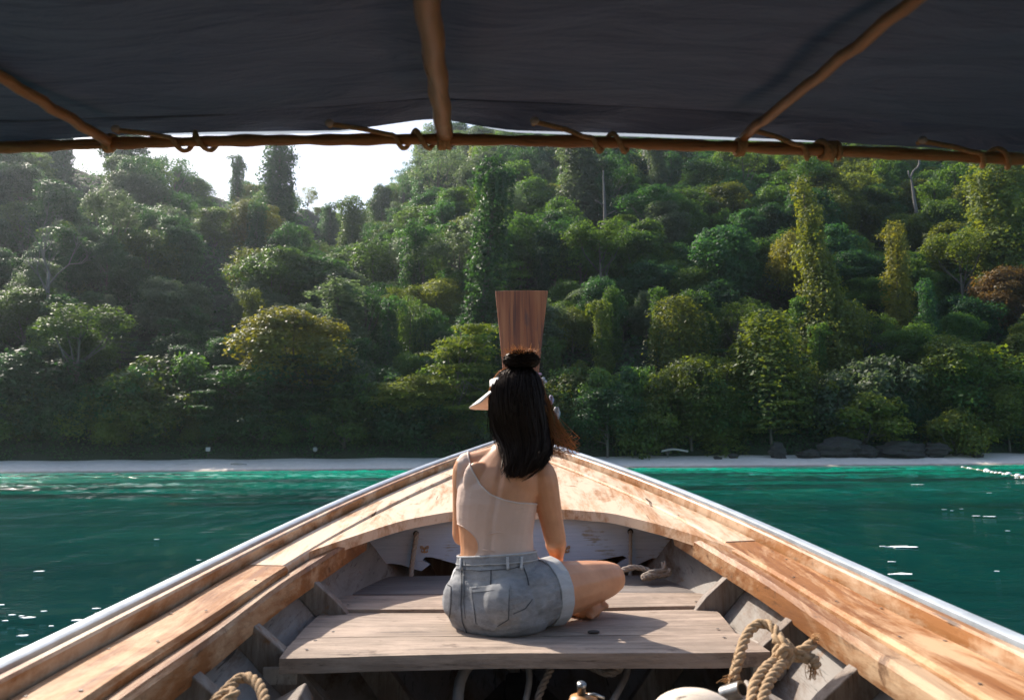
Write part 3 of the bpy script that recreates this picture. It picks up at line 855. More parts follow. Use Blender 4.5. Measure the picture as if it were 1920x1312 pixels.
M['suit'] = knit_mat(); M['trim'] = plain('pale swimsuit binding', (.66, .54, .46), .55, 0, .06, 60)
def denim_mat(name, c, fade):
    t = NT(name); big = t.noise(t.coord(rand=False), 11, 5, .62, .3); crease = t.noise(t.coord(rand=False, scale=(1.4, 1.4, 3.2)), 17, 5, .62, .8)
    tw = t.noise(t.coord(rand=False, scale=(1, 1, .25)), 1500, 3, .7)
    f = t.math('ADD', t.math('MULTIPLY', big, .45), t.math('MULTIPLY', crease, .55))
    col = t.ramp(f, [(.36, c), (.62, fade)])
    col = t.mix(.22, col, t.ramp(tw, [(.35, (.03, .035, .045)), (.65, (.62, .64, .68))]))
    t.set(Base_Color=col, Roughness=.9, Specular_IOR_Level=.15)
    t.bump(t.math('ADD', t.math('MULTIPLY', f, .9), t.math('MULTIPLY', tw, .5)), .35, .003); return t.m
M['denim'] = denim_mat('grey blue washed denim', (.155, .155, .157), (.315, .312, .31))
M['denim_light'] = denim_mat('pale turned denim', (.41, .41, .41), (.57, .575, .575))
M['thread'] = plain('dark seam thread', (.035, .04, .05), .9, 0, .2, 200)

PR = Vector((-.05, 2.63, -.55))
woman = empty('person', PR, 'woman sitting cross-legged on the boat seat in beige one-shoulder swimsuit and denim shorts', 'person')
def arrays(me):
    me.calc_loop_triangles(); n = len(me.vertices)
    V = np.empty(n * 3); me.vertices.foreach_get('co', V); N = np.empty(n * 3); me.vertices.foreach_get('normal', N)
    T = np.empty(len(me.loop_triangles) * 3, int); me.loop_triangles.foreach_get('vertices', T)
    return V.reshape(-1, 3), N.reshape(-1, 3), T.reshape(-1, 3)
BV, BN, BT = arrays(body_me)

def clip(A, T, fi):
    """keep the part of the triangles where column fi of A is positive; returns A, T, and the cut segments"""
    g = A[:, fi]; ins = g[T] > 0; cnt = ins.sum(1)
    keep = [T[cnt == 3]]; newA = [A]; off = len(A); segs = []
    for c in (1, 2):
        t = T[cnt == c]
        if not len(t): continue
        m = ins[cnt == c]; odd = np.argmax(m, 1) if c == 1 else np.argmin(m, 1)
        i = np.arange(len(t)); a = t[i, odd]; b = t[i, (odd + 1) % 3]; d = t[i, (odd + 2) % 3]
        def cut(u, v):
            lo, hi = np.minimum(u, v), np.maximum(u, v); w = g[lo] / (g[lo] - g[hi]); return A[lo] + (A[hi] - A[lo]) * w[:, None]
        p, q = cut(a, b), cut(a, d); ip = off + np.arange(len(t)); iq = ip + len(t); off += 2 * len(t); newA += [p, q]
        if c == 1: keep.append(np.stack([a, ip, iq], 1)); segs.append(np.stack([ip, iq], 1))
        else: keep.append(np.stack([ip, b, d], 1)); keep.append(np.stack([ip, d, iq], 1)); segs.append(np.stack([iq, ip], 1))
    A = np.concatenate(newA); T = np.concatenate(keep)
    # weld cut vertices
    key = np.round(A[:, :3] * 2e5).astype(np.int64); _, first, inv = np.unique(key, axis=0, return_index=True, return_inverse=True)
    inv = inv.ravel(); T = inv[T]; A = A[first]
    S = inv[np.concatenate(segs)] if segs else np.zeros((0, 2), int)
    T = T[(T[:, 0] != T[:, 1]) & (T[:, 1] != T[:, 2]) & (T[:, 0] != T[:, 2])]
    return A, T, S
def region(V, N, T, fields):
    A = np.concatenate([V, N] + [f[:, None] for f in fields], 1); cuts = []
    for k in range(len(fields)):
        A, T, S = clip(A, T, 6 + k); cuts.append(A[S][:, :, :6] if len(S) else np.zeros((0, 2, 6)))
        u = np.unique(T); mp = np.zeros(len(A), int); mp[u] = np.arange(len(u)); A, T = A[u], mp[T]
    return A[:, :3], A[:, 3:6], T, cuts
def mesh_np(name, V, T):
    me = bpy.data.meshes.new(name); me.vertices.add(len(V)); me.vertices.foreach_set('co', np.ascontiguousarray(V, dtype=np.float32).ravel())
    me.loops.add(T.size); me.loops.foreach_set('vertex_index', T.ravel().astype(np.int32)); me.polygons.add(len(T))
    me.polygons.foreach_set('loop_start', np.arange(0, T.size, T.shape[1], dtype=np.int32)); me.update(calc_edges=True); return me
def chains(S):
    """cut segments -> list of point lists"""
    if not len(S): return []
    k = {}; key = lambda p: tuple(np.round(p[:3], 5)); val = {}
    for a, b in S:
        ka, kb = key(a), key(b)
        if ka == kb: continue
        val[ka] = a; val[kb] = b; k.setdefault(ka, []).append(kb); k.setdefault(kb, []).append(ka)
    out = []; seen = set()
    starts = [q for q in k if len(k[q]) == 1] + list(k)
    for s0 in starts:
        if s0 in seen: continue
        ch = [s0]; seen.add(s0)
        while True:
            nx = [q for q in k[ch[-1]] if q not in seen]
            if not nx: break
            ch.append(nx[0]); seen.add(nx[0])
        if len(ch) > 8: out.append(np.array([val[q] for q in ch]))
    return out
def trim_tube(mb, S, off, r):
    for ch in chains(S):
        p = ch[:, :3] + ch[:, 3:6] * off
        for _ in range(4): p[1:-1] = (p[:-2] + 2 * p[1:-1] + p[2:]) / 4
        p = p[::2] if len(p) > 12 else p
        mb.tube(p, r, 6)
    return mb
def dseg(V, a, b):
    a, b = np.array(a), np.array(b); d = b - a; t_ = np.clip(((V - a) @ d) / (d @ d), 0, 1); return np.linalg.norm(V - a - t_[:, None] * d, axis=1)

part('body', body_me, M['skin'], woman, True)
PXB, PYB = proj(BV)
ZB = BV[:, 2]
armd = np.minimum(np.minimum(dseg(BV, SHL + (ELL - SHL) * .30, ELL), dseg(BV, ELL, WRL)), np.minimum(dseg(BV, SHR + (ELR - SHR) * .12, ELR), dseg(BV, ELR, WRR)))
# swimsuit: everything below the slanting neckline, above the shorts, without arms and the waist cut-out
def line_y(px): return np.interp(px, [845, 868, 872, 876, 884, 900, 920, 945, 970, 1000, 1060], [700, 800, 838, 860, 882, 910, 928, 938, 943, 944, 944])
# scale pixel columns to the depth of the back so that the same line serves the front
XN = BV[:, 0] / 2.57 * FPX + 960; YN = PYB
neck = (YN - line_y(XN)) / 500.0
strapx = (XN - 846) / 500.0
cut = (np.hypot((XN - 850) / 47.0, (YN - 1014 + (XN - 851) * -.25) / 34.0) - 1) * .05
front = (BV - np.array(PEL)) @ np.array(ydir(20))
cut = np.where(front > .05, .05, cut)
waist_z = -.318
below_neck_z = np.where(ZB < .05, .05, -.05)
SV, SN, ST_, cuts = region(BV, BN, BT, [(XN - np.interp(YN, [820, 836, 860, 900, 990, 1010], [868, 864, 857, 853, 849, 700])) / 500.0, armd - .050, ZB - (waist_z - .02), .03 - ZB, cut, neck])
suit = part('swimsuit', mesh_np('swimsuit', SV + SN * .0035, ST_), M['suit'], woman, True)
mb = MB(); trim_tube(mb, cuts[5], .0035, .0030); part('binding', mb, M['trim'], suit, True)
mb = MB(); trim_tube(mb, cuts[4], .0034, .0016); part('hem', mb, M['suit'], suit, True)

# gathered creases of the suit at the waist
_sb = BVHTree.FromPolygons([tuple(v) for v in (SV + SN * .0035)], [tuple(t_) for t_ in ST_.tolist()])
mb = MB()
for ln in ([(893, 1010), (915, 1001), (940, 998), (972, 996)], [(884, 1033), (905, 1030), (930, 1034), (965, 1036)], [(880, 1041), (900, 1039), (918, 1040)], [(896, 1018), (920, 1014), (945, 1015)], [(960, 958), (978, 952), (995, 949)]):
    pts = []
    for px, py in ln:
        d = Vector(pdir(px, py)).normalized(); h = _sb.ray_cast(Vector((0, 0, 0)), d)
        if h[0] is not None: pts.append(h[0] + d * .0012)
    if len(pts) > 2:
        q = smooth_path(pts, .004); mb.tube(q, [.0004 + .0021 * math.sin(math.pi * k / (len(q) - 1)) for k in range(len(q))], 6)
part('creases', mb, M['suit'], suit, True)
# shorts
def along(V, a, b):
    a, b = np.array(a), np.array(b); d = b - a; return ((V - a) @ d) / (d @ d)
tR, tL = along(BV, HIPR, KNR), along(BV, HIPL, KNL)
pelD = .36 - np.linalg.norm((BV - np.array(PEL))[:, :2], axis=1)
wz = waist_z + .012 * (BV @ np.array(rP) - np.dot(PEL, rP)) / .15
fields = [armd - .046, pelD, .34 - tR, .34 - tL, wz - ZB]
V1, N1, T1, cuts = region(BV, BN, BT, fields)
wr = fbm(V1[:, 0] + V1[:, 1], V1[:, 2] * 1.6, .11, 9, 3) * .0022
shorts_V = V1 + N1 * (.0075 + wr[:, None])
shorts_me = mesh_np('shorts', shorts_V, T1)
shorts = part('shorts', shorts_me, M['denim'], woman, True)
sme = mesh_np('tmp_shorts', shorts_V, T1)
bvh = BVHTree.FromPolygons([tuple(v) for v in shorts_V], [tuple(t_) for t_ in T1.tolist()])
# waistband
V2, N2, T2, cc = region(V1, N1, T1, [V1[:, 2] - (np.interp(np.zeros(len(V1)), [0], [0]) + (waist_z - .026 + .012 * (V1 @ np.array(rP) - np.dot(PEL, rP)) / .15))])
wb = part('waistband', mesh_np('waistband', V2 + N2 * .0115, T2), M['denim'], shorts, True)
mb = MB(); trim_tube(mb, cuts[4], .0105, .0036); trim_tube(mb, cc[0], .0115, .0016); part('waistband_edge', mb, M['denim_light'], shorts, True)
# turned-up cuffs
def cuff(t0, t1, fieldR, name):
    tt = along(V1, *( (HIPR, KNR) if fieldR else (HIPL, KNL)))
    V3, N3, T3, c3 = region(V1, N1, T1, [tt - t0, t1 - tt])
    bell = (np.array(along(V3, *((HIPR, KNR) if fieldR else (HIPL, KNL)))) - t0) / (t1 - t0)
    o = part(name, mesh_np(name, V3 + N3 * (.0115 + .008 * bell)[:, None], T3), M['denim_light'], shorts, True)
    sd = o.modifiers.new('thick', 'SOLIDIFY'); sd.thickness = .005; sd.offset = -1
cuff(.215, .335, True, 'cuff'); cuff(.215, .335, False, 'cuff')
# pockets, seams and loops are laid on the cloth by casting the drawn line from the eye onto it
def cast(px, py, lift=.003):
    d = Vector(pdir(px, py)).normalized(); h = bvh.ray_cast(Vector((0, 0, 0)), d)
    return (h[0] + h[1] * lift) if h[0] is not None and h[1].dot(d) < 0 else ((h[0] - h[1] * lift) if h[0] is not None else None)
def on_cloth(pxs, step=4, lift=.003):
    out = []
    for (x0, y0), (x1, y1) in zip(pxs[:-1], pxs[1:]):
        n = max(1, int(math.hypot(x1 - x0, y1 - y0) / step))
        for k in range(n):
            c = cast(x0 + (x1 - x0) * k / n, y0 + (y1 - y0) * k / n, lift)
            if c is not None: out.append(c)
    return out
def pocket(quad, name='back_pocket'):
    px, py = proj(V1); fl = []
    cx = sum(q[0] for q in quad) / len(quad); cy = sum(q[1] for q in quad) / len(quad)
    for (x0, y0), (x1, y1) in zip(quad, quad[1:] + quad[:1]):
        nx, ny = (y1 - y0), -(x1 - x0); L = math.hypot(nx, ny); s_ = 1 if (cx - x0) * nx + (cy - y0) * ny > 0 else -1
        fl.append(s_ * ((px - x0) * nx + (py - y0) * ny) / L / 500)
    toward = (N1 * -V1).sum(1)
    V4, N4, T4, c4 = region(V1, N1, T1, fl + [toward])
    o = part(name, mesh_np(name, V4 + N4 * .0108, T4), M['denim'], shorts, True)
    sd = o.modifiers.new('thick', 'SOLIDIFY'); sd.thickness = .003; sd.offset = -1
    ins = [(cx + (x - cx) * .95, cy + (y - cy) * .95) for x, y in quad]; mb = MB()
    p = on_cloth(ins + ins[:1], 4, .0042)
    if len(p) > 3: mb.tube(p, .0012, 5)
    top = [(quad[0][0] + 2, quad[0][1] + 9), (quad[1][0] - 2, quad[1][1] + 9)]
    p = on_cloth(top, 4, .0045)
    if len(p) > 2: mb.tube(p, .0011, 5)
    if mb.v: part('stitching', mb, M['thread'], shorts, True)
pocket([(884, 1102), (957, 1097), (955, 1160), (925, 1180), (892, 1168)])
mb = MB()
for ln, r_ in (([(868, 1052), (866, 1090), (865, 1130), (868, 1165), (878, 1188)], .0016), ([(874, 1052), (872, 1090), (871, 1130), (874, 1162)], .0010),
               ([(921, 1068), (920, 1099)], .0013), ([(982, 1064), (989, 1084), (992, 1100)], .0014), ([(962, 1150), (985, 1140), (1000, 1120)], .0010), ([(852, 1066), (900, 1070), (960, 1066), (985, 1058)], .0010), ([(836, 1094), (846, 1099), (846, 1130), (843, 1160)], .0013)):
    p = on_cloth(ln, 3, .0038 if ln[0][1] < 1060 else .0016)
    if len(p) > 2: mb.tube(p, r_, 5)
part('seams', mb, M['thread'], shorts, True)
for px in (867, 952, 976):
    p = on_cloth([(px, 1044), (px, 1072)], 4, .007)
    if len(p) > 2: part('belt_loop', MB().tube(p, .0046, 6), M['denim_light'], shorts, True)

# ---- hair: a shell over the skull and down the back, with strands on it, a bun and wind-blown ends
def hair_mat(name, c, tr):
    t = NT(name); n = t.noise(t.coord(rand=False, scale=(40, 40, 4)), 4, 4, .6)
    t.set(Base_Color=t.ramp(n, [(.3, tuple(.6 * k for k in c)), (.7, c)]), Roughness=.33, Specular_IOR_Level=.45, Specular_Tint=(.8, .55, .4, 1))
    if tr:
        b = t.node('ShaderNodeBsdfTranslucent'); b.inputs[0].default_value = (*tr, 1); mx = t.node('ShaderNodeMixShader'); mx.inputs[0].default_value = .5
        t.l(t.b.outputs[0], mx.inputs[1]); t.l(b.outputs[0], mx.inputs[2]); t.l(mx.outputs[0], t.out.inputs[0])
    return t.m
M['hair'] = hair_mat('dark brown hair', (.026, .015, .0105), (.085, .034, .014)); M['hair_sun_painted'] = hair_mat('thin brown hair with painted sun glow', (.24, .115, .045), (.85, .48, .20))  # second is a brighter copy of the hair, sun glow painted into its colour
BUN = hp(.0, -.035, .128)
# silhouette rows: z, left x, right x, back y (nearest the eye), front y
rows = []
for py, lx, rx, yb_, yf in ((691, 948, 996, 2.655, 2.715), (698, 936, 1006, 2.63, 2.73), (711, 926, 1014, 2.605, 2.74), (730, 919, 1020, 2.588, 2.745), (752, 917, 1025, 2.580, 2.75), (775, 918, 1029, 2.576, 2.745), (797, 922, 1032, 2.573, 2.735),
                            (815, 930, 1033, 2.572, 2.71), (833, 938, 1032, 2.568, 2.66), (850, 944, 1028, 2.558, 2.625), (866, 949, 1014, 2.550, 2.60), (878, 951, 998, 2.545, 2.575), (887, 957, 978, 2.545, 2.56)):
    a, b = P(lx, py, (yb_ + yf) / 2), P(rx, py, (yb_ + yf) / 2)
    rows.append((a[2], a[0], b[0], yb_, yf))
rz = np.array([r_[0] for r_ in rows]); 
def shell(u, v):
    """u in 0..1 round (0 = left side, .5 = back centre towards the eye, 1 = right), v 0 top .. 1 tip"""
    k = v * (len(rows) - 1); i = min(int(k), len(rows) - 2); t_ = k - i
    q = [rows[i][j] + (rows[i + 1][j] - rows[i][j]) * t_ for j in range(5)]
    ang = math.pi * u; cx = (q[1] + q[2]) / 2; w = (q[2] - q[1]) / 2
    e = .8; c, s_ = math.cos(ang), math.sin(ang)
    x = cx - w * math.copysign(abs(c) ** e, c); y = q[4] - (q[4] - q[3]) * abs(s_) ** .75
    return Vector((x, y, q[0]))
mb = MB(); nu = 30; rings = []
for j in range(34):
    v = j / 33; ring = [shell(k / nu, v) for k in range(nu + 1)]
    if v > .45: ring = [Vector((p.x + (P(976, 850, 2.56)[0] - p.x) * min(1, (v - .45) * .95), p.y + .004, p.z + .05 * (v - .45))) for p in ring]
    c = Vector(((ring[0].x + ring[-1].x) / 2, rows[0][4], ring[0].z)); yb_ = max(p.y for p in ring)
    # close the ring on the inside
    inner = [Vector((p.x * .96 + c.x * .04, yb_ + .005 - .012 * math.sin(math.pi * k / nu), p.z)) for k, p in enumerate(ring)][::-1][1:-1:3]
    rings.append([p + (Vector((c.x, yb_, p.z)) - p) * .06 for p in ring] + inner)
mb.loft(rings)
r_ = np.random.default_rng(11)
locks = [(r_.uniform(.02, .98), r_.uniform(0, .45), r_.uniform(.45, 1.0), r_.normal(0, .05), r_.uniform(0, .006), r_.uniform(0, 6.28), r_.normal(0, 1)) for _ in range(110)]
for lu, lv0, lv1, ldu, llift, lph, lj in locks:               # locks of hair lying over each other
    lw = r_.uniform(.010, .026)
    for k in range(24):
        o_ = r_.normal(0, 1); u = lu + o_ * lw; v0 = max(0, lv0 + r_.normal(0, .06)); v1 = min(1.0, v0 + (lv1) * r_.uniform(.75, 1.05)); lift = llift * max(0, 1 - .35 * o_ * o_) + r_.uniform(-.001, .002); rk = r_.uniform(-.4, 1.0)
        pts = []
        for q in range(10):
            t_ = q / 9; v = v0 + (v1 - v0) * t_; uu = min(1, max(0, u + ldu * t_ + .034 * math.sin(t_ * 5 + lph) * t_))
            uu = uu + (lu + ldu - uu) * 2.2 * max(0, t_ - .62)
            p = shell(uu, v); c = Vector(((rows[0][1] + rows[0][2]) / 2, 2.68, p.z)); p = p + (p - c).normalized() * lift * math.sin(math.pi * min(1, .15 + t_))
            if v > .70: p = p + Vector((lj * (v - .70) * .05, -.004 * (v - .70), -.055 * rk * (v - .70)))
            pts.append(p)
        mb.tube(pts, [.0010, .0013, .0014, .0014, .0014, .0013, .0012, .0010, .0007, .0003], 3, cap=False)
for k in range(420):                                     # pulled up to the bun
    u = r_.uniform(-.15, 1.15); v = r_.uniform(.12, .3); a = shell(min(1, max(0, u)), v)
    if u < 0 or u > 1: a = a + Vector((0, .05, 0))
    b = BUN + Vector((r_.normal(0, .010), r_.normal(0, .008), -.022)); m_ = (a + b) / 2 + (((a + b) / 2) - (HD + Vector((0, 0, 0)))).normalized() * .016
    mb.tube(smooth_path([a, m_, b], .012), .0014, 3, cap=False)
for k in range(260):                                     # stray wavy strands breaking the outline
    u = r_.choice([r_.uniform(0, .14), r_.uniform(.86, 1.0), r_.uniform(.1, .9)], p=[.32, .36, .32]); v0 = r_.uniform(.15, .6); out = r_.uniform(.002, .018); ph = r_.uniform(0, 6.28); pts = []; v1 = min(1.0, v0 + r_.uniform(.3, .6)); dz = r_.uniform(0, .03)
    for q in range(10):
        t_ = q / 9; v = v0 + (v1 - v0) * t_; p = shell(u, v); c = Vector((P(970, 800, 2.6)[0], 2.66, p.z)); dd = (p - c).normalized()
        pts.append(p + dd * (out * t_ ** 1.5 + .003 * math.sin(t_ * 7 + ph)) + Vector((0, 0, -dz * t_)))
    mb.tube(pts, [.0010] * 8 + [.0007, .0003], 3, cap=False)
hair = part('hair', mb, M['hair'], woman, True)
# bun: coiled strands
mb = MB(); mb.ellipsoid(BUN + Vector((0, 0, .010)), (.060, .052, .032))
for k in range(330):
    ph = r_.uniform(0, 6.28); tilt = r_.normal(0, .35); rad = r_.uniform(.80, 1.06); n_ = 14; pts = []; z0 = r_.uniform(-.024, .026); rad *= math.sqrt(max(.1, 1.12 - (z0 / .030) ** 2))
    for q in range(n_):
        a = ph + q / (n_ - 1) * r_.uniform(2.2, 4.5)
        pts.append(BUN + Vector((.061 * rad * math.cos(a), .053 * rad * math.sin(a), .012 + z0 + .012 * tilt * math.sin(a * 1.0) + .003 * math.sin(a * 3 + ph))))
    mb.tube(pts, .0013, 3, cap=False)
part('hair_bun', mb, M['hair'], woman, True)
mb = MB()
for k in range(190):                                      # loose hairs standing out of the bun and crown
    a = r_.uniform(0, 6.28); b = BUN + Vector((.054 * math.cos(a) * r_.uniform(.3, 1), .046 * math.sin(a), r_.uniform(.022, .042))); d = Vector((math.cos(a) * .5 + r_.normal(0, .4), math.sin(a) * .4, r_.uniform(.1, 1))).normalized()
    L = r_.uniform(.012, .034); s_ = Vector((r_.normal(0, .4), 0, r_.normal(0, .4)))
    mb.tube([b, b + d * L * .5, b + d * L + s_ * L * .4], [.0008, .0007, .0003], 3, cap=False)
for k in range(120):                                     # wind-blown locks to the right
    py = r_.uniform(765, 850); t0 = P(r_.uniform(1020, 1034), py - 26, 2.63); root_ = Vector(t0)
    ex = r_.uniform(0, 1) ** 1.1; end = Vector(P(1030 + 58 * ex, 792 + 44 * ex + r_.normal(0, 13) + (1 - ex) * r_.uniform(0, 60), 2.65 + r_.normal(0, .03)))
    m1 = Vector(P(1030 + 8 * ex, py + r_.uniform(-12, 10), 2.63))
    mb.tube(smooth_path([root_, m1, (m1 + end) / 2 + Vector((r_.normal(0, .004), 0, -.006)), end], .02), .00085, 3, cap=False)
for k in range(60):                                     # rim strands over the crown, sun glow painted into their colour
    u = r_.choice([r_.uniform(0, .12), r_.uniform(.88, 1)]); v0 = r_.uniform(0, .2); pts = []
    for q in range(6):
        v = v0 + q * .05; p = shell(min(1, max(0, u + r_.normal(0, .004))), v); pts.append(p + (p - HD).normalized() * (.003 + .004 * math.sin(q * .8)))
    mb.tube(pts, .0009, 3, cap=False)
part('loose_hair', mb, M['hair_sun_painted'], woman, True)

# ---- sun visor
mb = MB(); outer = []; 
for k in range(31):
    a = R(-84 + 168 * k / 30); outer.append((math.sin(a), math.cos(a)))
ri = []
for z0, k_ in ((.044, 1.0), (.080, .97)):
    ri.append([hp(.082 * sx * k_, -.006 + .100 * cy * k_, z0 + .004 * cy) for sx, cy in outer])
V = ri[0] + ri[1]; n = len(outer); F = [(i, i + 1, n + i + 1, n + i) for i in range(n - 1)]
M['visor'] = plain('cream visor cloth', (.84, .78, .72), .7, 0, .04, 90, .1)
vis = part('sun_visor', MB().add(V, F), M['visor'], woman, True); sd = vis.modifiers.new('t', 'SOLIDIFY'); sd.thickness = .004
V = []; F = []; na, nr = 24, 7
for i in range(na + 1):
    a = R(-72 + 144 * i / na)
    for j in range(nr + 1):
        t_ = j / nr; L = .098 * math.cos(a * .98) ** .5 + .010
        x = (.082 + L * t_ * .55 * abs(math.sin(a))) * math.sin(a); y = -.006 + .100 * math.cos(a) + L * t_ * math.cos(a * .5)
        V.append(hp(x, y, .046 + .004 * math.cos(a) - .42 * L * t_ - .020 * t_ * math.sin(a) ** 2 * 1.0))
for i in range(na):
    for j in range(nr):
        a = i * (nr + 1) + j; F.append((a, a + nr + 1, a + nr + 2, a + 1))
br = part('visor_brim', MB().add(V, F), M['visor'], vis, True); sd = br.modifiers.new('t', 'SOLIDIFY'); sd.thickness = .004
# eyes
for s in (-1, 1):
    e = part('eye', MB().ellipsoid(hp(s * .033, .071, .006), (.0115, .009, .007), hq), plain('eye white', (.7, .68, .66), .2), woman, True)
    part('iris', MB().ellipsoid(hp(s * .033, .0785, .006), (.0048, .003, .0048), hq), plain('brown iris', (.03, .015, .008), .15), e, True)
part('lips', MB().tube([hp(-.022, .080, -.0625), hp(-.008, .0935, -.0615), hp(.008, .0935, -.0615), hp(.022, .080, -.0625)], [.002, .0042, .0042, .002], 8), plain('lip skin', (.36, .12, .10), .4), woman, True)
# ------------------------------------------------------------------ forest
def leaf_mat(name, c1, c2, tr, hue=.018, val=.35, gloss=.5):
    t = NT(name); oi = t.node('ShaderNodeObjectInfo')
    n = t.noise(t.coord(), .55, 3, .6); f = t.noise(t.coord(), 3.1, 2, .5)
    col = t.ramp(t.math('ADD', t.math('MULTIPLY', n, .6), t.math('MULTIPLY', f, .4)), [(.35, c1), (.65, c2)])
    hs = t.node('ShaderNodeHueSaturation')
    t.l(t.math('ADD', t.math('MULTIPLY', oi.outputs['Random'], 2 * hue), .5 - hue), hs.inputs['Hue'])
    rv = t.math('FRACT', t.math('MULTIPLY', oi.outputs['Random'], 17.31))
    t.l(t.math('ADD', t.math('MULTIPLY', rv, 2 * val), 1 - val), hs.inputs['Value']); t.l(col, hs.inputs['Color'])
    t.set(Base_Color=hs.outputs[0], Roughness=gloss, Specular_IOR_Level=.28)
    b = t.node('ShaderNodeBsdfTranslucent'); hm = t.mix(1.0, hs.outputs[0], tr, 'MULTIPLY'); t.l(hm, b.inputs[0])
    mx = t.node('ShaderNodeMixShader'); mx.inputs[0].default_value = .5
    t.l(t.b.outputs[0], mx.inputs[1]); t.l(b.outputs[0], mx.inputs[2]); t.l(mx.outputs[0], t.out.inputs[0]); return t.m
L_ = {}
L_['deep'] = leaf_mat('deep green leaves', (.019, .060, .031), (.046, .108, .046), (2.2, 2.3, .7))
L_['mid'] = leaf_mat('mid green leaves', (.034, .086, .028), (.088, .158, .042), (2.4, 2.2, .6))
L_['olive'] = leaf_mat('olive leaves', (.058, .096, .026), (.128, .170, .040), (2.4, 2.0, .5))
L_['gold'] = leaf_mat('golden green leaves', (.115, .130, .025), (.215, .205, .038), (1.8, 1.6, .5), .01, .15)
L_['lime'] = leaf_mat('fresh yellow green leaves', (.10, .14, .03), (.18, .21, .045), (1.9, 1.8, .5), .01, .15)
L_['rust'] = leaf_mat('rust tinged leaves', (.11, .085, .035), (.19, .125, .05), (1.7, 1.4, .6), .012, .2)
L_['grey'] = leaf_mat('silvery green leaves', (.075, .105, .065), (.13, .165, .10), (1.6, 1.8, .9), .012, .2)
M['bark'] = wood('grey brown bark', (.09, .075, .06), (.17, .145, .12), axis='z', rough=.9, bump=.8)
M['bark_dim'] = wood('dull grey bark', (.12, .105, .095), (.20, .18, .165), axis='z', rough=.9, bump=.4)
M['bark_pale'] = wood('pale smooth bark', (.27, .245, .22), (.42, .39, .35), axis='z', rough=.8, bump=.4)

def quads(C, N, S, r_, asp=.62):
    """leaf-shaped rhombs at C facing N with length S"""
    n = len(C); N = N / np.linalg.norm(N, axis=1)[:, None]
    a = np.cross(N, r_.normal(size=(n, 3))); a /= np.linalg.norm(a, axis=1)[:, None] + 1e-9; b = np.cross(N, a)
    S = S[:, None]; fold = N * S * .12
    V = np.stack([C + a * S * .5, C + b * S * .5 * asp - fold + a * S * .05, C - a * S * .5, C - b * S * .5 * asp - fold + a * S * .05], 1).reshape(-1, 3)
    return V
def lobes_leaves(lobes, n, r_, size=(.36, .62), up=.5, inner=.22):
    L = np.array([(*c, *r) for c, r in lobes]); w = (L[:, 3] * L[:, 4] + L[:, 3] * L[:, 5]); w /= w.sum()
    k = r_.choice(len(L), n, p=w); d = r_.normal(size=(n, 3)); d /= np.linalg.norm(d, axis=1)[:, None]
    flip = (d[:, 2] < -.2) & (r_.random(n) < .7); d[flip, 2] *= -1
    rad = np.where(r_.random(n) < inner, r_.uniform(.3, .8, n), r_.uniform(.82, 1.14, n))
    bump = 1 + .16 * np.sin(d[:, 0] * 7 + k) * np.sin(d[:, 1] * 6 + k * 2) + .1 * np.sin(d[:, 2] * 11 + k)
    C = L[k, :3] + d * L[k, 3:6] * (rad * bump)[:, None]
    N = d / L[k, 3:6] * L[k, 3:4] + np.array([0, 0, up]) + r_.normal(size=(n, 3)) * .55
    return quads(C, N, r_.uniform(size[0], size[1], n), r_)
def trunk_mb(H, r0, limbs, r_, lean=0.0, dead=False):
    mb = MB(); a = r_.uniform(0, 6.28); pts = []; n = 9
    for i in range(n):
        t_ = i / (n - 1); pts.append((lean * t_ * H * math.cos(a) + .12 * math.sin(t_ * 5 + a) * H * .05, lean * t_ * H * math.sin(a) + .12 * math.cos(t_ * 4 + a) * H * .05, -1.5 + t_ * (H + 1.5)))
    mb.tube(pts, [r0 * (1.5 if i == 0 else 1) * (1 - .72 * i / (n - 1)) for i in range(n)], 7)
    for c in limbs:
        t_ = r_.uniform(.45, .9); i = int(t_ * (n - 1)); s = Vector(pts[i]); e = Vector(c); m_ = (s + e) / 2 + Vector((r_.normal(0, .25), r_.normal(0, .25), -.35))
        mb.tube([s, (s + m_) / 2, m_, (m_ + e) / 2 + Vector((0, 0, .1)), e], [r0 * .42, r0 * .34, r0 * .25, r0 * .17, r0 * .07], 5)
    return mb
CROWN = {}
def add_kind(kind, V, tmb, H, Wd):
    T = np.arange(len(V)).reshape(-1, 4); c = mesh_np('crown', V, T); tm = new_mesh('trunk', tmb); shade(tm)
    c.materials.append(L_['mid']); tm.materials.append(M['bark']); CROWN.setdefault(kind, []).append((c, tm, H, Wd))
def make_broad(seed, H=14, rx=4.6, rz=4.0, n=6500, nl=30, lob=(1.2, 2.2), size=(.26, .47), ub=.5, cz=None, bark=None):
    r_ = np.random.default_rng(seed); cz = H - rz - .8 if cz is None else cz; lobes = []
    for k in range(nl):
        a = r_.uniform(0, 6.28); z = r_.uniform(-.75, 1); q = math.sqrt(max(0, 1 - z * z)) * r_.uniform(.55, 1.0)
        rr = r_.uniform(*lob); lobes.append(((rx * q * math.cos(a), rx * q * math.sin(a), cz + rz * z * .85), (rr, rr, rr * r_.uniform(.75, 1.25))))
    lobes.append(((0, 0, cz), (rx * .6, rx * .6, rz * .7)))
    V = lobes_leaves(lobes, n, r_, size, ub); return V, trunk_mb(cz, .26, [l[0] for l in lobes[:9]], r_), H, rx * 2
for s in range(4): add_kind('broad', *make_broad(100 + s, H=13 + s, rx=4.3 + .4 * (s % 2), rz=4.7 + .3 * s, n=14500, nl=38, lob=(1.0, 2.1), cz=7.2 + .5 * s))
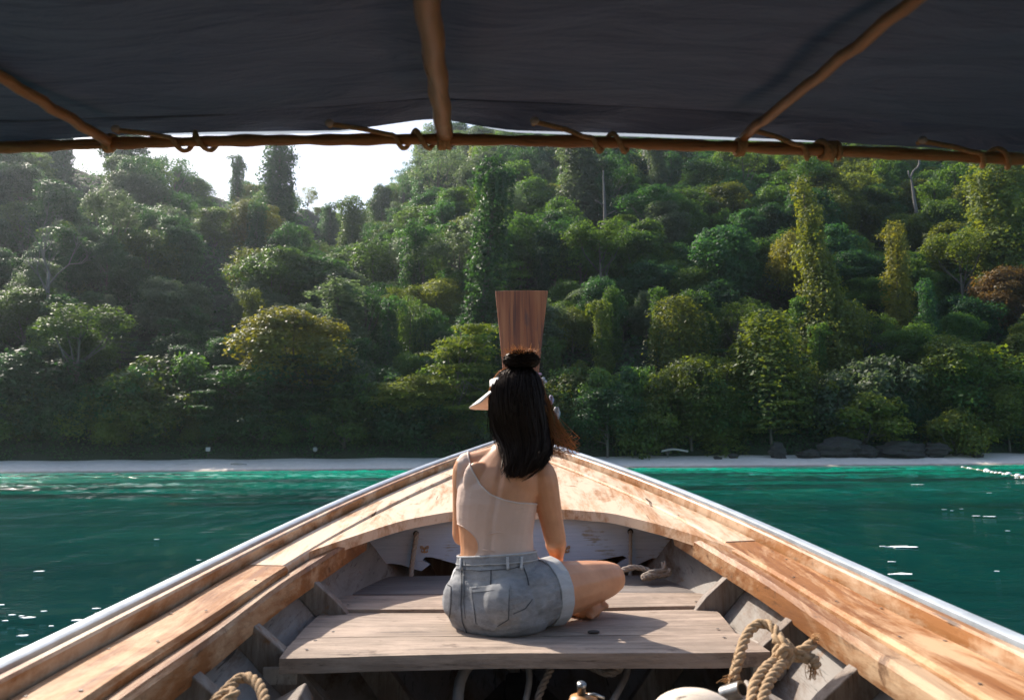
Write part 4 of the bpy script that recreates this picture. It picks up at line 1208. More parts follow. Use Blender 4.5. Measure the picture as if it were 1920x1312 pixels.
def with_curtains(args, n=2600, seed=5):
    V, t_, H, W = args; r_ = np.random.default_rng(seed); c = V.reshape(-1, 4, 3).mean(1); pick = c[r_.integers(0, len(c), 130)]; pick = pick[pick[:, 2] > H * .3]; C = []
    for p in pick:
        L = r_.uniform(1.0, 4.0)
        for q in range(n // len(pick)): C.append(p * np.array([1.04, 1.04, 1]) + np.array([r_.normal(0, .14), r_.normal(0, .14), -L * r_.uniform(0, 1)]))
    C = np.array(C); N = np.stack([C[:, 0], C[:, 1], np.full(len(C), 1.2)], 1) + r_.normal(size=C.shape)
    return np.concatenate([V, quads(C, N, r_.uniform(.26, .46, len(C)), r_)]), t_, H, W
for s in range(4): add_kind('oval', *with_curtains(make_broad(190 + s, H=15 + s, rx=3.1 + .3 * (s % 3), rz=5.9 + .4 * s, n=12500, nl=42, lob=(.75, 1.7), cz=8.2 + .5 * s), 2600, 50 + s))
for s in range(2): add_kind('tall', *make_broad(120 + s, H=21, rx=4.2, rz=3.6, n=4300, nl=20, lob=(.9, 1.7)))
for s in range(2): add_kind('airy', *make_broad(130 + s, H=16, rx=4.4, rz=4.6, n=3000, nl=24, lob=(.8, 1.4)))
for s in range(3): add_kind('shrub', *make_broad(140 + s, H=5.5, rx=3.2, rz=2.7, n=5200, nl=26, lob=(.7, 1.3), size=(.26, .44), cz=2.3))
def make_layer(seed, H=13, n=6000):
    r_ = np.random.default_rng(seed); lobes = []; nt = 7
    for k in range(nt):
        z = H * (.22 + .74 * k / (nt - 1)); R0 = 5.2 * (1 - .55 * (k / (nt - 1)) ** 1.5) * r_.uniform(.75, 1.1); ox, oy = r_.normal(0, .5, 2)
        for q in range(10):
            a = r_.uniform(0, 6.28); d = R0 * math.sqrt(r_.uniform(.05, 1)); rr = r_.uniform(.8, 1.5)
            lobes.append(((ox + d * math.cos(a), oy + d * math.sin(a), z - .06 * d + r_.normal(0, .22)), (rr, rr, .30)))
    V = lobes_leaves(lobes, n, r_, (.28, .46), 1.4, .3); return V, trunk_mb(H * .93, .22, [l[0] for l in lobes[::5]], r_), H, 9.5
for s in range(3): add_kind('layer', *make_layer(150 + s))
def make_vine(seed, H=20, w=2.0, n=7000, lean=.08, taper=.5, tuft=True, size=(.30, .50)):
    r_ = np.random.default_rng(seed); lobes = []; m = 26; a = r_.uniform(2.6, 3.6)
    for k in range(m):
        t_ = k / (m - 1); z = H * t_; rr = w * (1.15 - taper * t_) * r_.uniform(.75, 1.15); ax = lean * z * math.cos(a); d = r_.uniform(0, .5) * w; b = r_.uniform(0, 6.28)
        lobes.append(((ax + d * math.cos(b), d * math.sin(b), z - .4), (rr * .85, rr * .85, rr * 1.2)))
    if tuft:
        for k in range(5): b = r_.uniform(0, 6.28); lobes.append(((lean * H * math.cos(a) + w * .9 * math.cos(b), w * .9 * math.sin(b), H - r_.uniform(.2, 3.5)), (.9, .9, .8)))
    V = lobes_leaves(lobes, int(n * .75), r_, size, .3, .12)
    # hanging curtains
    nc = 90; C = []
    for k in range(nc):
        l = lobes[r_.integers(len(lobes))]; b = r_.uniform(0, 6.28); x0, y0, z0 = l[0][0] + l[1][0] * math.cos(b), l[0][1] + l[1][0] * math.sin(b), l[0][2]; Ln = r_.uniform(1.0, 4.5)
        for q in range(int(n * .25 / nc)): C.append((x0 + r_.normal(0, .12), y0 + r_.normal(0, .12), z0 - r_.uniform(0, 1) * Ln))
    C = np.array(C); N = np.stack([C[:, 0], C[:, 1], np.full(len(C), .4)], 1) + r_.normal(size=C.shape) * .6
    tb = MB().tube([(lean * H * .96 * q / 8 * math.cos(a), .15 * math.sin(q), -1.5 + (H * .96 + 1.5) * q / 8) for q in range(9)], [.42 - .035 * q for q in range(9)], 7)
    V = np.concatenate([V, quads(C, N, r_.uniform(.22, .40, len(C)), r_)]); return V, tb, H, w * 2.4
for s in range(3): add_kind('vine', *make_vine(160 + s, 19, 2.0, 9500))
add_kind('pillar', *make_vine(170, 27, 3.4, 20000, .02, .35, size=(.4, .65))); add_kind('pillar', *make_vine(171, 27, 2.0, 17000, .085, .45, size=(.28, .47))); add_kind('pillar', *make_vine(172, 24, 2.6, 20000, -.16, .75, False, size=(.27, .46)))
def make_mound(seed, H=11, w=4.6, n=8200):
    r_ = np.random.default_rng(seed); C = []; N = []; tops = [(r_.normal(0, 1.7), r_.normal(0, 1.3), H * r_.uniform(.55, 1.0), w * r_.uniform(.32, .58)) for k in range(7)]
    tops[0] = (0, 0, H, w * .5); per = n // len(tops)
    for (x, y, h, r0) in tops:
        b = r_.uniform(0, 6.28, per); t_ = r_.random(per) ** .8; fold = 1 + .22 * np.sin(b * 5 + x * 3) + .12 * np.sin(b * 11 + t_ * 4)
        rr = r0 * (.28 + .95 * np.sqrt(t_)) * fold; z = h * (1 - t_ ** 1.7) + r_.normal(0, .12, per)
        C.append(np.stack([x + rr * np.cos(b), y + rr * np.sin(b), z], 1)); N.append(np.stack([np.cos(b) * (.3 + t_), np.sin(b) * (.3 + t_), 1.1 - .7 * t_], 1))
    C = np.concatenate(C); N = np.concatenate(N) + r_.normal(size=C.shape) * .42
    return quads(C, N, r_.uniform(.26, .46, len(C)), r_), trunk_mb(H * .8, .25, [], r_), H, w * 2
for s in range(4): add_kind('mound', *make_mound(180 + s, 11 + s, 4.6))

# names, categories
NAME = dict(broad='broadleaf_tree', oval='jungle_tree', tall='emergent_tree', airy='airy_tree', shrub='beach_shrub', layer='tiered_tree', vine='vine_covered_tree', pillar='vine_pillar_tree', mound='vine_smothered_tree')
CAT = dict(shrub='shrub')
def put_tree(kind, x, y, z, H, W=None, tone='mid', label='', group=None, var=None, rot=None, bark=None):
    vs_ = CROWN[kind]; c, tm, h0, w0 = vs_[(var if var is not None else int(rng.integers(len(vs_)))) % len(vs_)]
    sz = H / h0; sx = (W / w0) if W else sz
    o = bpy.data.objects.new(NAME[kind], None); o.empty_display_size = .5; COL.objects.link(o)
    o.location = (x, y, z); o.rotation_euler = (0, 0, rng.uniform(0, 6.28) if rot is None else rot); o.scale = (sx, sx, sz)
    tag(o, label, CAT.get(kind, 'tree'), group)
    for nm, me, mt in (('crown', c, L_[tone]), ('trunk', tm, bark or M['bark'])):
        ch = bpy.data.objects.new(nm, me); COL.objects.link(ch); ch.parent = o
        ch.material_slots[0].link = 'OBJECT'; ch.material_slots[0].material = mt
    return o
def ground_at(px, row_top, H, lo=92, hi=None):
    """distance at which a tree of height H standing on the slope reaches image row row_top in column px"""
    best = None; a0 = None
    for y in np.arange(lo, hi or 345, 1.0):
        p = P(px, row_top, y); g = float(terr(p[0], y)); e = abs(p[2] + HC - g - H)
        if best is None or e < best[0]: best = (e, p[0], y, g, p[2] + HC - g)
    return best
taken = []
def special(px, row, H, kind, tone, label, W=None, var=None, lo=92, hi=None, rot=None, bark=None, ycam=None):
    if ycam: p = P(px, row, ycam); x, y = p[0], ycam; g = float(terr(x, y)); hh = p[2] + HC - g
    else: _, x, y, g, hh = ground_at(px, row, H, lo, hi)
    hh = min(max(hh, H * .6), H * 1.7); taken.append((x, y, (W or 8) * .42, px, row))
    return put_tree(kind, x, y, g - .2, hh + .2, W, tone, label, None, var, rot, bark)
SP = [
 (520, 276, 28, 'pillar', 'deep', 'tallest dark vine-hung tree against the white sky, left of the gap', 11.5, 0),
 (453, 292, 20, 'pillar', 'deep', 'slim dark tree on the skyline just left of the tallest vine-hung tree', 5.5, 1),
 (578, 346, 13, 'airy', 'lime', 'bright yellow-green airy tree on the skyline right of the tallest dark tree', 9, 0),
 (330, 288, 15, 'airy', 'deep', 'lacy tree on the ridge against the left edge of the white sky', 11, 1),
 (618, 388, 15, 'vine', 'deep', 'dark rounded tree at the left foot of the sky gap', 8, 0),
 (664, 378, 20, 'pillar', 'mid', 'hazy round-topped vine-covered tree in the middle of the sky gap', 9.5, 0),
 (716, 342, 20, 'broad', 'mid', 'conical hazy tree at the right side of the sky gap', 8.5, 1),
 (757, 306, 21, 'airy', 'deep', 'tall open-branched tree rising right of the sky gap', 9, 0),
 (822, 272, 22, 'airy', 'grey', 'wide airy ridge tree under the central canopy pole', 17, 1),
 (892, 310, 31, 'pillar', 'deep', 'tall narrow dark vine-wrapped tree above and left of the prow board', 7.5, 1),
 (1548, 326, 29, 'pillar', 'olive', 'leaning sunlit vine-clad pillar of a tree on the right slope', 8.2, 2),
 (1484, 432, 14, 'broad', 'gold', 'golden yellow domed tree left of the leaning vine pillar', 8.5, 0),
 (555, 566, 15, 'broad', 'gold', 'broad yellow-topped tree on the lower slope left of the woman', 13.5, 2),
 (862, 608, 13, 'layer', 'lime', 'bright sunlit tiered tree just left of the prow board', 13.0, 0),
 (157, 562, 15, 'tall', 'mid', 'green flat-topped tree with forked pale trunk on the dark left slope', 10.5, 0),
 (172, 345, 21, 'tall', 'grey', 'high pale-trunked tree with spreading crown on the left slope', 13, 1),
 (215, 356, 19, 'tall', 'grey', 'second pale-trunked tree close right of the spreading high one', 9, 0),
 (700, 452, 15, 'mound', 'mid', 'arching vine-draped tree below the sky gap', 14, 0),
 (1270, 556, 12, 'mound', 'olive', 'vine mound with a yellow crest right of the prow board', 10.5, 1),
 (1440, 590, 14, 'mound', 'olive', 'big sunlit vine mound below the golden domed tree', 15, 2),
 (1862, 316, 25, 'pillar', 'olive', 'tall sunlit leafy tree near the right edge under the canopy', 11, 0),
 (1800, 618, 12, 'broad', 'olive', 'sunlit round-crowned tree halfway down the right slope', 9.5, 3),
 (1905, 492, 13, 'broad', 'rust', 'rust-tinged tree at the right edge of the view', 12, 1),
 (405, 382, 13, 'broad', 'mid', 'fresh green rounded tree below the left ridge', 10, 2),
 (420, 685, 12, 'layer', 'deep', 'dark tiered tree with level branches above the left beach', 10.5, 1),
 (1440, 704, 11, 'layer', 'olive', 'tiered tree with three sunlit shelves above the right beach', 8.5, 2),
 (1615, 742, 8, 'shrub', 'lime', 'yellow-green bush hanging over the beach boulders', 10, 0),
 (1290, 672, 11, 'broad', 'olive', 'sunlit clumped tree above the beach right of the boat tip', 8.5, 0),
 (1345, 690, 10.5, 'vine', 'olive', 'narrow sunlit tree beside the clumped one above the right beach', 6.5, 1),
 (780, 705, 11, 'broad', 'lime', 'rounded tree with yellow top just left of the visor', 10.5, 3),
 (1690, 395, 12, 'broad', 'olive', 'spreading sunlit crown below the bare leaning trunk', 9, 2),
 (1670, 432, 17, 'vine', 'gold', 'yellow vine-wrapped trunk right of the leaning vine pillar', 5.0, 2),
 (1095, 268, 24, 'pillar', 'grey', 'pale hazy tall tree right of centre just under the canopy bar', 13, 0),
 (1235, 270, 21, 'pillar', 'grey', 'narrow hazy vine-draped tree right of the pale tall one', 6.5, 1),
 (770, 556, 12, 'mound', 'mid', 'pointed vine hump left of the prow board top', 7, 3),
 (650, 540, 13, 'vine', 'grey', 'double-peaked silvery vine tree left of the pointed hump', 8.5, 0),
 (420, 535, 12, 'vine', 'grey', 'pale-tipped vine cluster in the shadowed left slope', 9, 1),
 (585, 668, 12, 'layer', 'deep', 'wide tiered dark tree below the broad yellow-topped tree', 15, 0),
]
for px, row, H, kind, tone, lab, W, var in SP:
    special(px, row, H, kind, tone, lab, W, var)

# ---- the rest of the forest, zone by zone
def zone_of(px, y):
    if y < 101: return 'shore'
    return 'left' if px < 470 else ('gap' if px < 780 else ('mid' if px < 1380 else 'right'))
ZL = dict(left='on the shadowed left slope', gap='in the hazy valley', mid='on the slope behind the prow board', right='on the sunlit right slope', shore='at the top of the beach')
KL = dict(broad='rounded green jungle tree', oval='upright shaggy green jungle tree', mound='vine-smothered hump of a tree', vine='narrow vine-covered jungle tree', layer='level-branched jungle tree', tall='tall high-crowned jungle tree', airy='thin-leaved jungle tree', shrub='bushy green shrub')
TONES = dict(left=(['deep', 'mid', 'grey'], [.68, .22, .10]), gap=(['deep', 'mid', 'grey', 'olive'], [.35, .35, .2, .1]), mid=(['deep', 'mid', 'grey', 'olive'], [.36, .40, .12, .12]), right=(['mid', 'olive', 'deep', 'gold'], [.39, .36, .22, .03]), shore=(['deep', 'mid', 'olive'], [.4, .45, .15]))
TN = dict(deep='dark green', mid='fresh green', grey='silvery green', olive='olive green', rust='rust-tinged', gold='golden green')
cand = []
y = 91.5
while y < 345:
    s = 6.0 + (y - 90) * .022
    for x in np.arange(-.78 * y - 10, .78 * y + 10, s):
        cand.append((x + rng.uniform(-.35, .35) * s, y + rng.uniform(-.3, .3) * s, s))
    y += s * .86
cand.sort(key=lambda c: c[1])
hor = np.full(160, -9.0); ntree = 0
sp_vis = sorted(taken, key=lambda q: q[1]); si = 0
for x, y, s in cand:
    a = x / y; px = px_of(a) if y > 150 else 960 + 1420 * a
    if px < -140 or px > 2060: continue
    D = float(np.interp(px_of(a), _ex, _dd))
    if y > D + 4: continue
    if any((x - q[0]) ** 2 + (y - q[1]) ** 2 < q[2] ** 2 for q in taken): continue
    g = float(terr(x, y)); zone = zone_of(px, y)
    # keep the view on the special trees free of nearer crowns
    k = rng.choice(['broad', 'oval', 'mound', 'vine', 'layer', 'tall', 'airy'], p=[.27, .33, .09, .15, .07, .05, .04])
    if y < 97: k = rng.choice(['shrub', 'broad', 'layer', 'mound'], p=[.62, .30, .02, .06])
    H = {'broad': rng.uniform(9, 15), 'oval': rng.uniform(9, 17), 'mound': rng.uniform(6, 11), 'vine': rng.uniform(9, 16), 'layer': rng.uniform(8, 12), 'tall': rng.uniform(13, 18), 'airy': rng.uniform(10, 14), 'shrub': rng.uniform(4.5, 7)}[k]
    if y < 97: H = min(H, 8.5)
    elif y < 122: H *= .74
    H *= 1 + (y - 90) / 500
    W = H * rng.uniform(*{'broad': (.62, .95), 'oval': (.45, .68), 'mound': (.75, 1.0), 'vine': (.28, .42), 'layer': (.75, 1.05), 'tall': (.5, .7), 'airy': (.55, .8), 'shrub': (.95, 1.4)}[k])
    row_top = proj(np.array([[x, y, g + H - HC]]))[1][0]
    blocked = False
    for q in taken:
        if y < q[1] - 1 and abs(px - q[3]) < W * .5 / y * 1400 + 14 and row_top < q[4] + 75:
            H2 = None
            for hh in np.arange(H, 3.0, -.7):
                if proj(np.array([[x, y, g + hh - HC]]))[1][0] > q[4] + 75: H2 = hh; break
            if H2 is None: blocked = True; break
            H = H2; row_top = proj(np.array([[x, y, g + H - HC]]))[1][0]
    if blocked: continue
    b0, b1 = int((px - W * .4 / y * 1400) / 20) + 20, int((px + W * .4 / y * 1400) / 20) + 20; b0, b1 = max(b0, 0), min(b1, 159)
    el_top = (g + H - HC) / y
    if y > 101 and el_top < hor[b0:b1 + 1].min() + .006: continue
    # never stand a random crown into the white sky gap
    if 255 < px < 790:
        lim = np.interp(px, [255, 330, 400, 450, 520, 580, 640, 690, 720, 760, 790], [285, 318, 330, 338, 345, 372, 402, 404, 372, 340, 310])
        while row_top < lim and H > 3: H -= .7; row_top = proj(np.array([[x, y, g + H - HC]]))[1][0]
    hor[b0:b1 + 1] = np.maximum(hor[b0:b1 + 1], (g + H * .72 - HC) / y)
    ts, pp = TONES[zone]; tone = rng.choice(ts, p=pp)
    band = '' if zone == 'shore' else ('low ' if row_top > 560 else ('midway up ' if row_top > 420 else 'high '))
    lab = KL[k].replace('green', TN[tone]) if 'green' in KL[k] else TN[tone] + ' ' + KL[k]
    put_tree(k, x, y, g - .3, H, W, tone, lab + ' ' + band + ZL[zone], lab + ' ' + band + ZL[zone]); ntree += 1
for row_y, sp in ((90.6, 3.4), (92.2, 3.8), (94.4, 4.4)):                    # bushes hanging over the top of the beach
    x = -.74 * row_y
    while x < .80 * row_y:
        xx = x + rng.uniform(-.9, .9); yy = float(shore_y(xx)) + row_y - 80 + rng.uniform(-.5, .8); px = 960 + 1420 * xx / yy
        H = rng.uniform(2.6, 6.6) * (1 + .1 * (row_y - 90.6)); W = H * rng.uniform(.95, 1.5)
        if not (1430 < px < 1780 and row_y < 92):
            tone = rng.choice(['deep', 'mid', 'olive', 'grey'], p=[.38, .38, .16, .08]); side = 'left of the boat' if px < 850 else ('right of the boat' if px < 1420 else 'above the boulders')
            size = 'tall' if H > 4.8 else 'low'
            lab = '%s bushy %s shrub at the top of the beach, %s' % (size, TN[tone], side)
            put_tree('shrub', xx, yy, float(terr(xx, yy)) - .3, H, W, tone, lab, lab); ntree += 1
        x += sp * rng.uniform(.8, 1.3)
print('trees', ntree)

# ---- understorey leaves over the whole slope (nobody could count them)
n = 95000; r_ = np.random.default_rng(21); y = 90 + 255 * r_.random(n) ** 1.35; x = r_.uniform(-.80, .80, n) * y
D = np.interp(px_of(x / y), _ex, _dd); ok = (y < D + 6) & (y > shore_y(x) + 9.6); x, y = x[ok], y[ok]
h = np.abs(fbm(x, y, 9, 31, 3)) * 2.2 * r_.random(len(x)) ** .5 + .1
C = np.stack([x, y, terr(x, y) + h], 1); N = np.stack([r_.normal(0, .6, len(x)), -.5 + r_.normal(0, .6, len(x)), np.full(len(x), 1.0)], 1)
V = quads(C, N, r_.uniform(.55, 1.1, len(x)), r_); V[:, 2] -= HC
o = part('undergrowth', mesh_np('undergrowth', V, np.arange(len(V)).reshape(-1, 4)), L_['deep'], None); o['kind'] = 'stuff'
# leaf litter fringe along the top of the beach: low creepers
n = 9000; x = r_.uniform(-75, 75, n); y = shore_y(x) + 9.2 + np.abs(r_.normal(0, 1.4, n)) + .3 * np.sin(x * .9)
C = np.stack([x, y, terr(x, y) + np.abs(r_.normal(0, .30, n))], 1); N = r_.normal(size=(n, 3)) * .6 + np.array([0, -.4, .8])
V = quads(C, N, r_.uniform(.22, .45, n), r_); V[:, 2] -= HC
o = part('creepers', mesh_np('creepers', V, np.arange(len(V)).reshape(-1, 4)), L_['deep'], None); o['kind'] = 'stuff'

# ---- bare and pale trees, palms
def branch(mb, p, d, L, r, depth, r_, spread=.55, upw=.25):
    pts = [p]; q = p.copy(); dd = d.copy()
    for k in range(4):
        dd = (dd + Vector(r_.normal(0, .10, 3)) + Vector((0, 0, upw * .12))).normalized(); q = q + dd * (L / 4); pts.append(q.copy())
    mb.tube(pts, [r * (1 - .45 * k / 4) for k in range(5)], 5 if depth > 1 else 4, cap=False)
    if depth <= 0: return
    for k in range(3 if depth > 1 else 4):
        b = pts[-1] if k == 0 else pts[r_.integers(1, 5)]
        nd = (dd + Vector(r_.normal(0, spread, 3)) + Vector((0, 0, upw))).normalized()
        branch(mb, b, nd, L * r_.uniform(.55, .8), r * .5, depth - 1, r_, spread, upw)
def bare_tree(px, row, H, label, seed, r0=.22, depth=4, lift=.5, lean=(0, 0), y=None):
    r_ = np.random.default_rng(seed); _, x, yy, g, hh = ground_at(px, row, H, 92)
    if y: pt = P(px, row, y); x, yy = pt[0], y; g = float(terr(x, y)); hh = pt[2] + HC - g
    rt = empty('bare_tree', (x, yy, g - HC), label, 'tree'); mb = MB(); base = Vector((x, yy, g - HC - .5)); st = hh * lift; pts = []
    for k in range(9):
        t_ = k / 8; pts.append(base + Vector((lean[0] * t_ + .10 * math.sin(t_ * 6 + seed), lean[1] * t_, (st + .5) * t_)))
    mb.tube(pts, [r0 * (1.25 - .55 * k / 8) for k in range(9)], 7)
    part('trunk', mb, M['bark_dim'], rt, True); mb = MB()
    for k in range(4):
        branch(mb, pts[-1] if k < 2 else pts[-2 - k % 2], Vector((r_.normal(0, .35), r_.normal(0, .35), 1)).normalized(), (hh - st) * .46, r0 * .55, depth, r_)
    part('branches', mb, M['bark_dim'], rt, True)
bare_tree(102, 402, 21, 'bare grey tree with fine twigs at the far left of the slope', 5, .24, 4, .62)
bare_tree(92, 470, 17, 'bare trunk with a crooked fork below the fine-twigged tree', 8, .26, 1, .85)
bare_tree(1250, 838, 2.6, 'low bare sprawling branches on the sand right of the boat', 9, .10, 3, .2, y=90)
bare_tree(490, 560, 7, 'twisted bare snag beside the broad yellow-topped tree', 12, .16, 2, .4)
# leaning dead trunk, right; straight pale trunk, centre
def pale_trunk(name, label, pts_px, ydist, r):
    pts = [Vector(P(a, b, ydist)) for a, b in pts_px]; rt = empty(name, pts[0], label, 'tree'); n = len(pts)
    part('trunk', MB().tube(smooth_path(pts, .5), [r * (1 - .75 * k / (len(smooth_path(pts, .5)) - 1)) for k in range(len(smooth_path(pts, .5)))], 8), M['bark_dim'], rt, True); return rt
def front_y(px, row):
    for yy in np.arange(95, 340, 2):
        p = P(px, row, yy)
        if float(terr(p[0], yy)) + 4 > p[2] + HC: return yy
    return 300
yt = front_y(1732, 440)
rt = pale_trunk('dead_tree', 'bare leaning dead trunk with a hooked top on the right slope', [(1732, 465), (1727, 430), (1716, 385), (1710, 345), (1707, 330)], yt - 6, .62)
part('branch', MB().tube(smooth_path([P(1708, 333, yt - 6), P(1712, 322, yt - 6), P(1722, 312, yt - 6), P(1724, 300, yt - 6), P(1723, 290, yt - 6)], .4), .19, 6), M['bark_dim'], rt, True)
part('branch', MB().tube([P(1707, 336, yt - 6), P(1704, 328, yt - 6), P(1703, 320, yt - 6)], .12, 6), M['bark_dim'], rt, True)
yt = front_y(1135, 440)
rt = pale_trunk('bare_trunk_tree', 'straight pale bare trunk rising above the prow board to the right', [(1135, 455), (1134, 400), (1132, 350), (1131, 320)], yt - 8, .46)
for px, py, q in ((1134, 400, 20), (1133, 380, -18)): part('branch', MB().tube([P(px, py + 6, yt - 8), P(px + q * .5, py, yt - 8), P(px + q, py - 5, yt - 8)], .10, 5), M['bark_dim'], rt, True)
def palm(px, row, ydist, n, L, label, seed):
    r_ = np.random.default_rng(seed); c = Vector(P(px, row, ydist)); g = float(terr(c.x, ydist)) - HC
    rt = empty('fan_palm', (c.x, ydist, g), label, 'palm'); part('trunk', MB().tube([(c.x, ydist, g - .3), (c.x + .1, ydist, (g + c.z) / 2), tuple(c)], .15, 7), M['bark'], rt, True)
    for k in range(n):
        a = 2 * math.pi * k / n + r_.uniform(-.2, .2); mb = MB(); spine = []; l = L * r_.uniform(.8, 1.15); e = r_.uniform(.35, 1.1)
        for q in range(11):
            t_ = q / 10; spine.append(c + Vector((math.cos(a) * l * t_, math.sin(a) * l * t_, l * (e * t_ - (e * .55 + .45) * t_ * t_ * 1.15))))
        mb.tube(spine, [.05 * (1 - .08 * q) for q in range(11)], 4)
        fr = frames(spine)
        for q in range(1, 11):
            for s in (-1, 1):
                side = fr[q][0].cross(Vector((0, 0, 1))).normalized() * s; w = .9 * math.sin(math.pi * (.12 + .86 * q / 10)) + .15; p0 = spine[q]; t0 = fr[q][0]
                mb.add([p0 - t0 * .11, p0 + t0 * .11, p0 + side * w + t0 * .45 + Vector((0, 0, -.35 * w))], [(0, 1, 2)])
        part('frond', mb, L_['grey'], rt)
palm(1098, 548, front_y(1098, 590) - 7, 12, 3.6, 'feathery palm with drooping fronds right of the prow board top', 3)
palm(655, 436, front_y(655, 470) - 7, 11, 3.2, 'small palm at the bottom of the sky gap', 4)
palm(1330, 470, front_y(1330, 500) - 6, 11, 3.4, 'yellowish palm on the slope right of the straight pale trunk', 6)
# ------------------------------------------------------------------ beach things
M['rock'] = None
t = NT('dark layered rock'); n1 = t.noise(t.coord(scale=(1, 1, 4)), .9, 8, .7, .3)
t.set(Base_Color=t.ramp(n1, [(.3, (.017, .015, .014)), (.7, (.055, .048, .042))]), Roughness=.9); t.bump(n1, .9, .15); M['rock'] = t.m
import bmesh
def rock(px, py_base, w, h, ydist, label, seed, dpt=.7, name='boulder'):
    bm = bmesh.new(); bmesh.ops.create_icosphere(bm, subdivisions=4, radius=1.0); r_ = np.random.default_rng(seed); o = r_.uniform(0, 9, 3)
    planes = [Vector(r_.normal(0, 1, 3)).normalized() for _ in range(9)]
    for v in bm.verts:
        p = v.co.copy()
        for q in planes:
            d = p.dot(q)
            if d > .62: p -= q * (d - .62) * .85
        f = 1 + .10 * math.sin(p.x * 5 + o[0]) * math.sin(p.y * 6 + o[1]) + .07 * math.sin(p.z * 13 + o[2] + p.x * 2) + .05 * math.sin(p.x * 17 + p.y * 11) + .035 * math.sin(p.z * 31 + p.x * 5)
        v.co = p * f
    me = bpy.data.meshes.new(name); bm.to_mesh(me); bm.free()
    c = P(px, py_base, ydist); W = .88 * w / FPX * ydist / 2; Hh = .82 * h / FPX * ydist
    g = float(terr(c[0], ydist)) - HC
    me.transform(Matrix.Translation((c[0], ydist, g + Hh * .42)) @ Matrix.Diagonal((W * 1.15, W * dpt, Hh * .72, 1)))
    ob = part(name, me, M['rock'], None, True, auto=40); tag(ob, label, 'rock', 'boulders along the top of the beach'); return ob
for q in ((1457, 862, 40, 30, 'small dark boulder leftmost of the beach rocks'), (1585, 866, 92, 44, 'big rounded dark boulder on the sand below the yellow-green bush'), (1625, 864, 60, 26, 'flat-topped boulder against the big rounded one'),
          (1665, 864, 55, 24, 'flat slab-like boulder right of the big rounded boulder'), (1757, 858, 60, 28, 'dark boulder standing alone towards the right edge of the beach'), (1830, 856, 26, 12, 'small boulder near the buoy line end of the beach'),
          (1690, 840, 90, 36, 'shaded boulder in the bushes above the slab-like boulder'), (1520, 850, 50, 20, 'low boulder between the leftmost and the big rounded boulders'), (1375, 862, 22, 9, 'little stone on the sand left of the beach rocks'), (1345, 863, 18, 7, 'flat little stone on the sand nearest the boat tip')):
    rock(q[0], q[1], q[2], q[3], 88.3 + (q[0] % 7) * .12, q[4], int(q[0]))
def log(pts, y, r, label):
    mb = MB(); mb.tube(smooth_path([P(a, b, y) for a, b in pts], .3), r, 7); o = part('driftwood', mb, M['bark_pale'], None, True); tag(o, label, 'driftwood', 'driftwood on the beach')
log([(433, 870), (446, 869), (462, 872)], 84.5, .14, 'dark driftwood log on the left sand')
log([(1240, 846), (1262, 842), (1290, 846)], 88.6, .12, 'pale driftwood pole at the top of the right sand')
log([(880, 862), (905, 861)], 87.5, .12, 'short driftwood piece on the sand left of the boat tip')
log([(330, 872), (352, 871)], 85, .1, 'thin driftwood stick on the far left sand')
mb = MB(); c = Vector(P(390, 842, 89)); w = .30; sg = empty('beach_sign', (c.x, 89, float(terr(c.x, 89)) - HC), 'small white board on a post under the trees on the left beach', 'sign')
part('board', MB().box(c, (w * 1.7, .05, w * 1.5)), plain('grey white board', (.42, .41, .39), .7), sg, bevel=.01)
part('post', MB().tube([(c.x, 89.06, float(terr(c.x, 89)) - HC - .3), (c.x, 89.06, c.z)], .04, 6), M['bark'], sg)
o = part('washed_up_buoy', MB().ellipsoid(P(591, 842, 89), (.26, .26, .28)), plain('weathered white float', (.36, .35, .33), .7), None, True); tag(o, 'pale round float hanging under the trees behind the left beach', 'float')
# buoy line
M['buoy'] = plain('white buoy plastic', (.82, .80, .76), .4, 0, .05)
bp = [(1805, 876, .09), (1816, 878, .10), (1820, 878.5, .09), (1834, 881, .10), (1850, 883, .17), (1854, 884, .12), (1861, 886, .11), (1868, 887, .11), (1876, 887.5, .12), (1882, 889, .10), (1891, 890, .18), (1900, 893, .09), (1909, 893.5, .20), (1919, 895.5, .15), (1934, 899, .18), (1950, 903, .14)]
line = []; by = None
for k, (px, py, r) in enumerate(bp):
    d = pdir(px, py + 1.5); yy = 76 - 2.15 * (px - 1805) / 10.0 ; yy = max(yy, 34)
    p = PZ(px, py + (r * 0), -HC + .02); p = Vector((p[0], p[1], p[2])); line.append(p); s = min(1.0, p.y / 60) * 1.25
    o = part('buoy', MB().ellipsoid(p, (r * s * 1.1, r * s * 1.1, r * s), None, 14, 9), M['buoy'], None, True); tag(o, 'round white float on the swimming buoy line at the right', 'buoy', 'white floats of the buoy line')
o = part('buoy_rope', MB().tube(smooth_path([q + Vector((0, 0, .03)) for q in line], .5), .02, 5), M['rope'], None, True); tag(o, 'thin floating rope joining the white buoys at the right', 'rope')

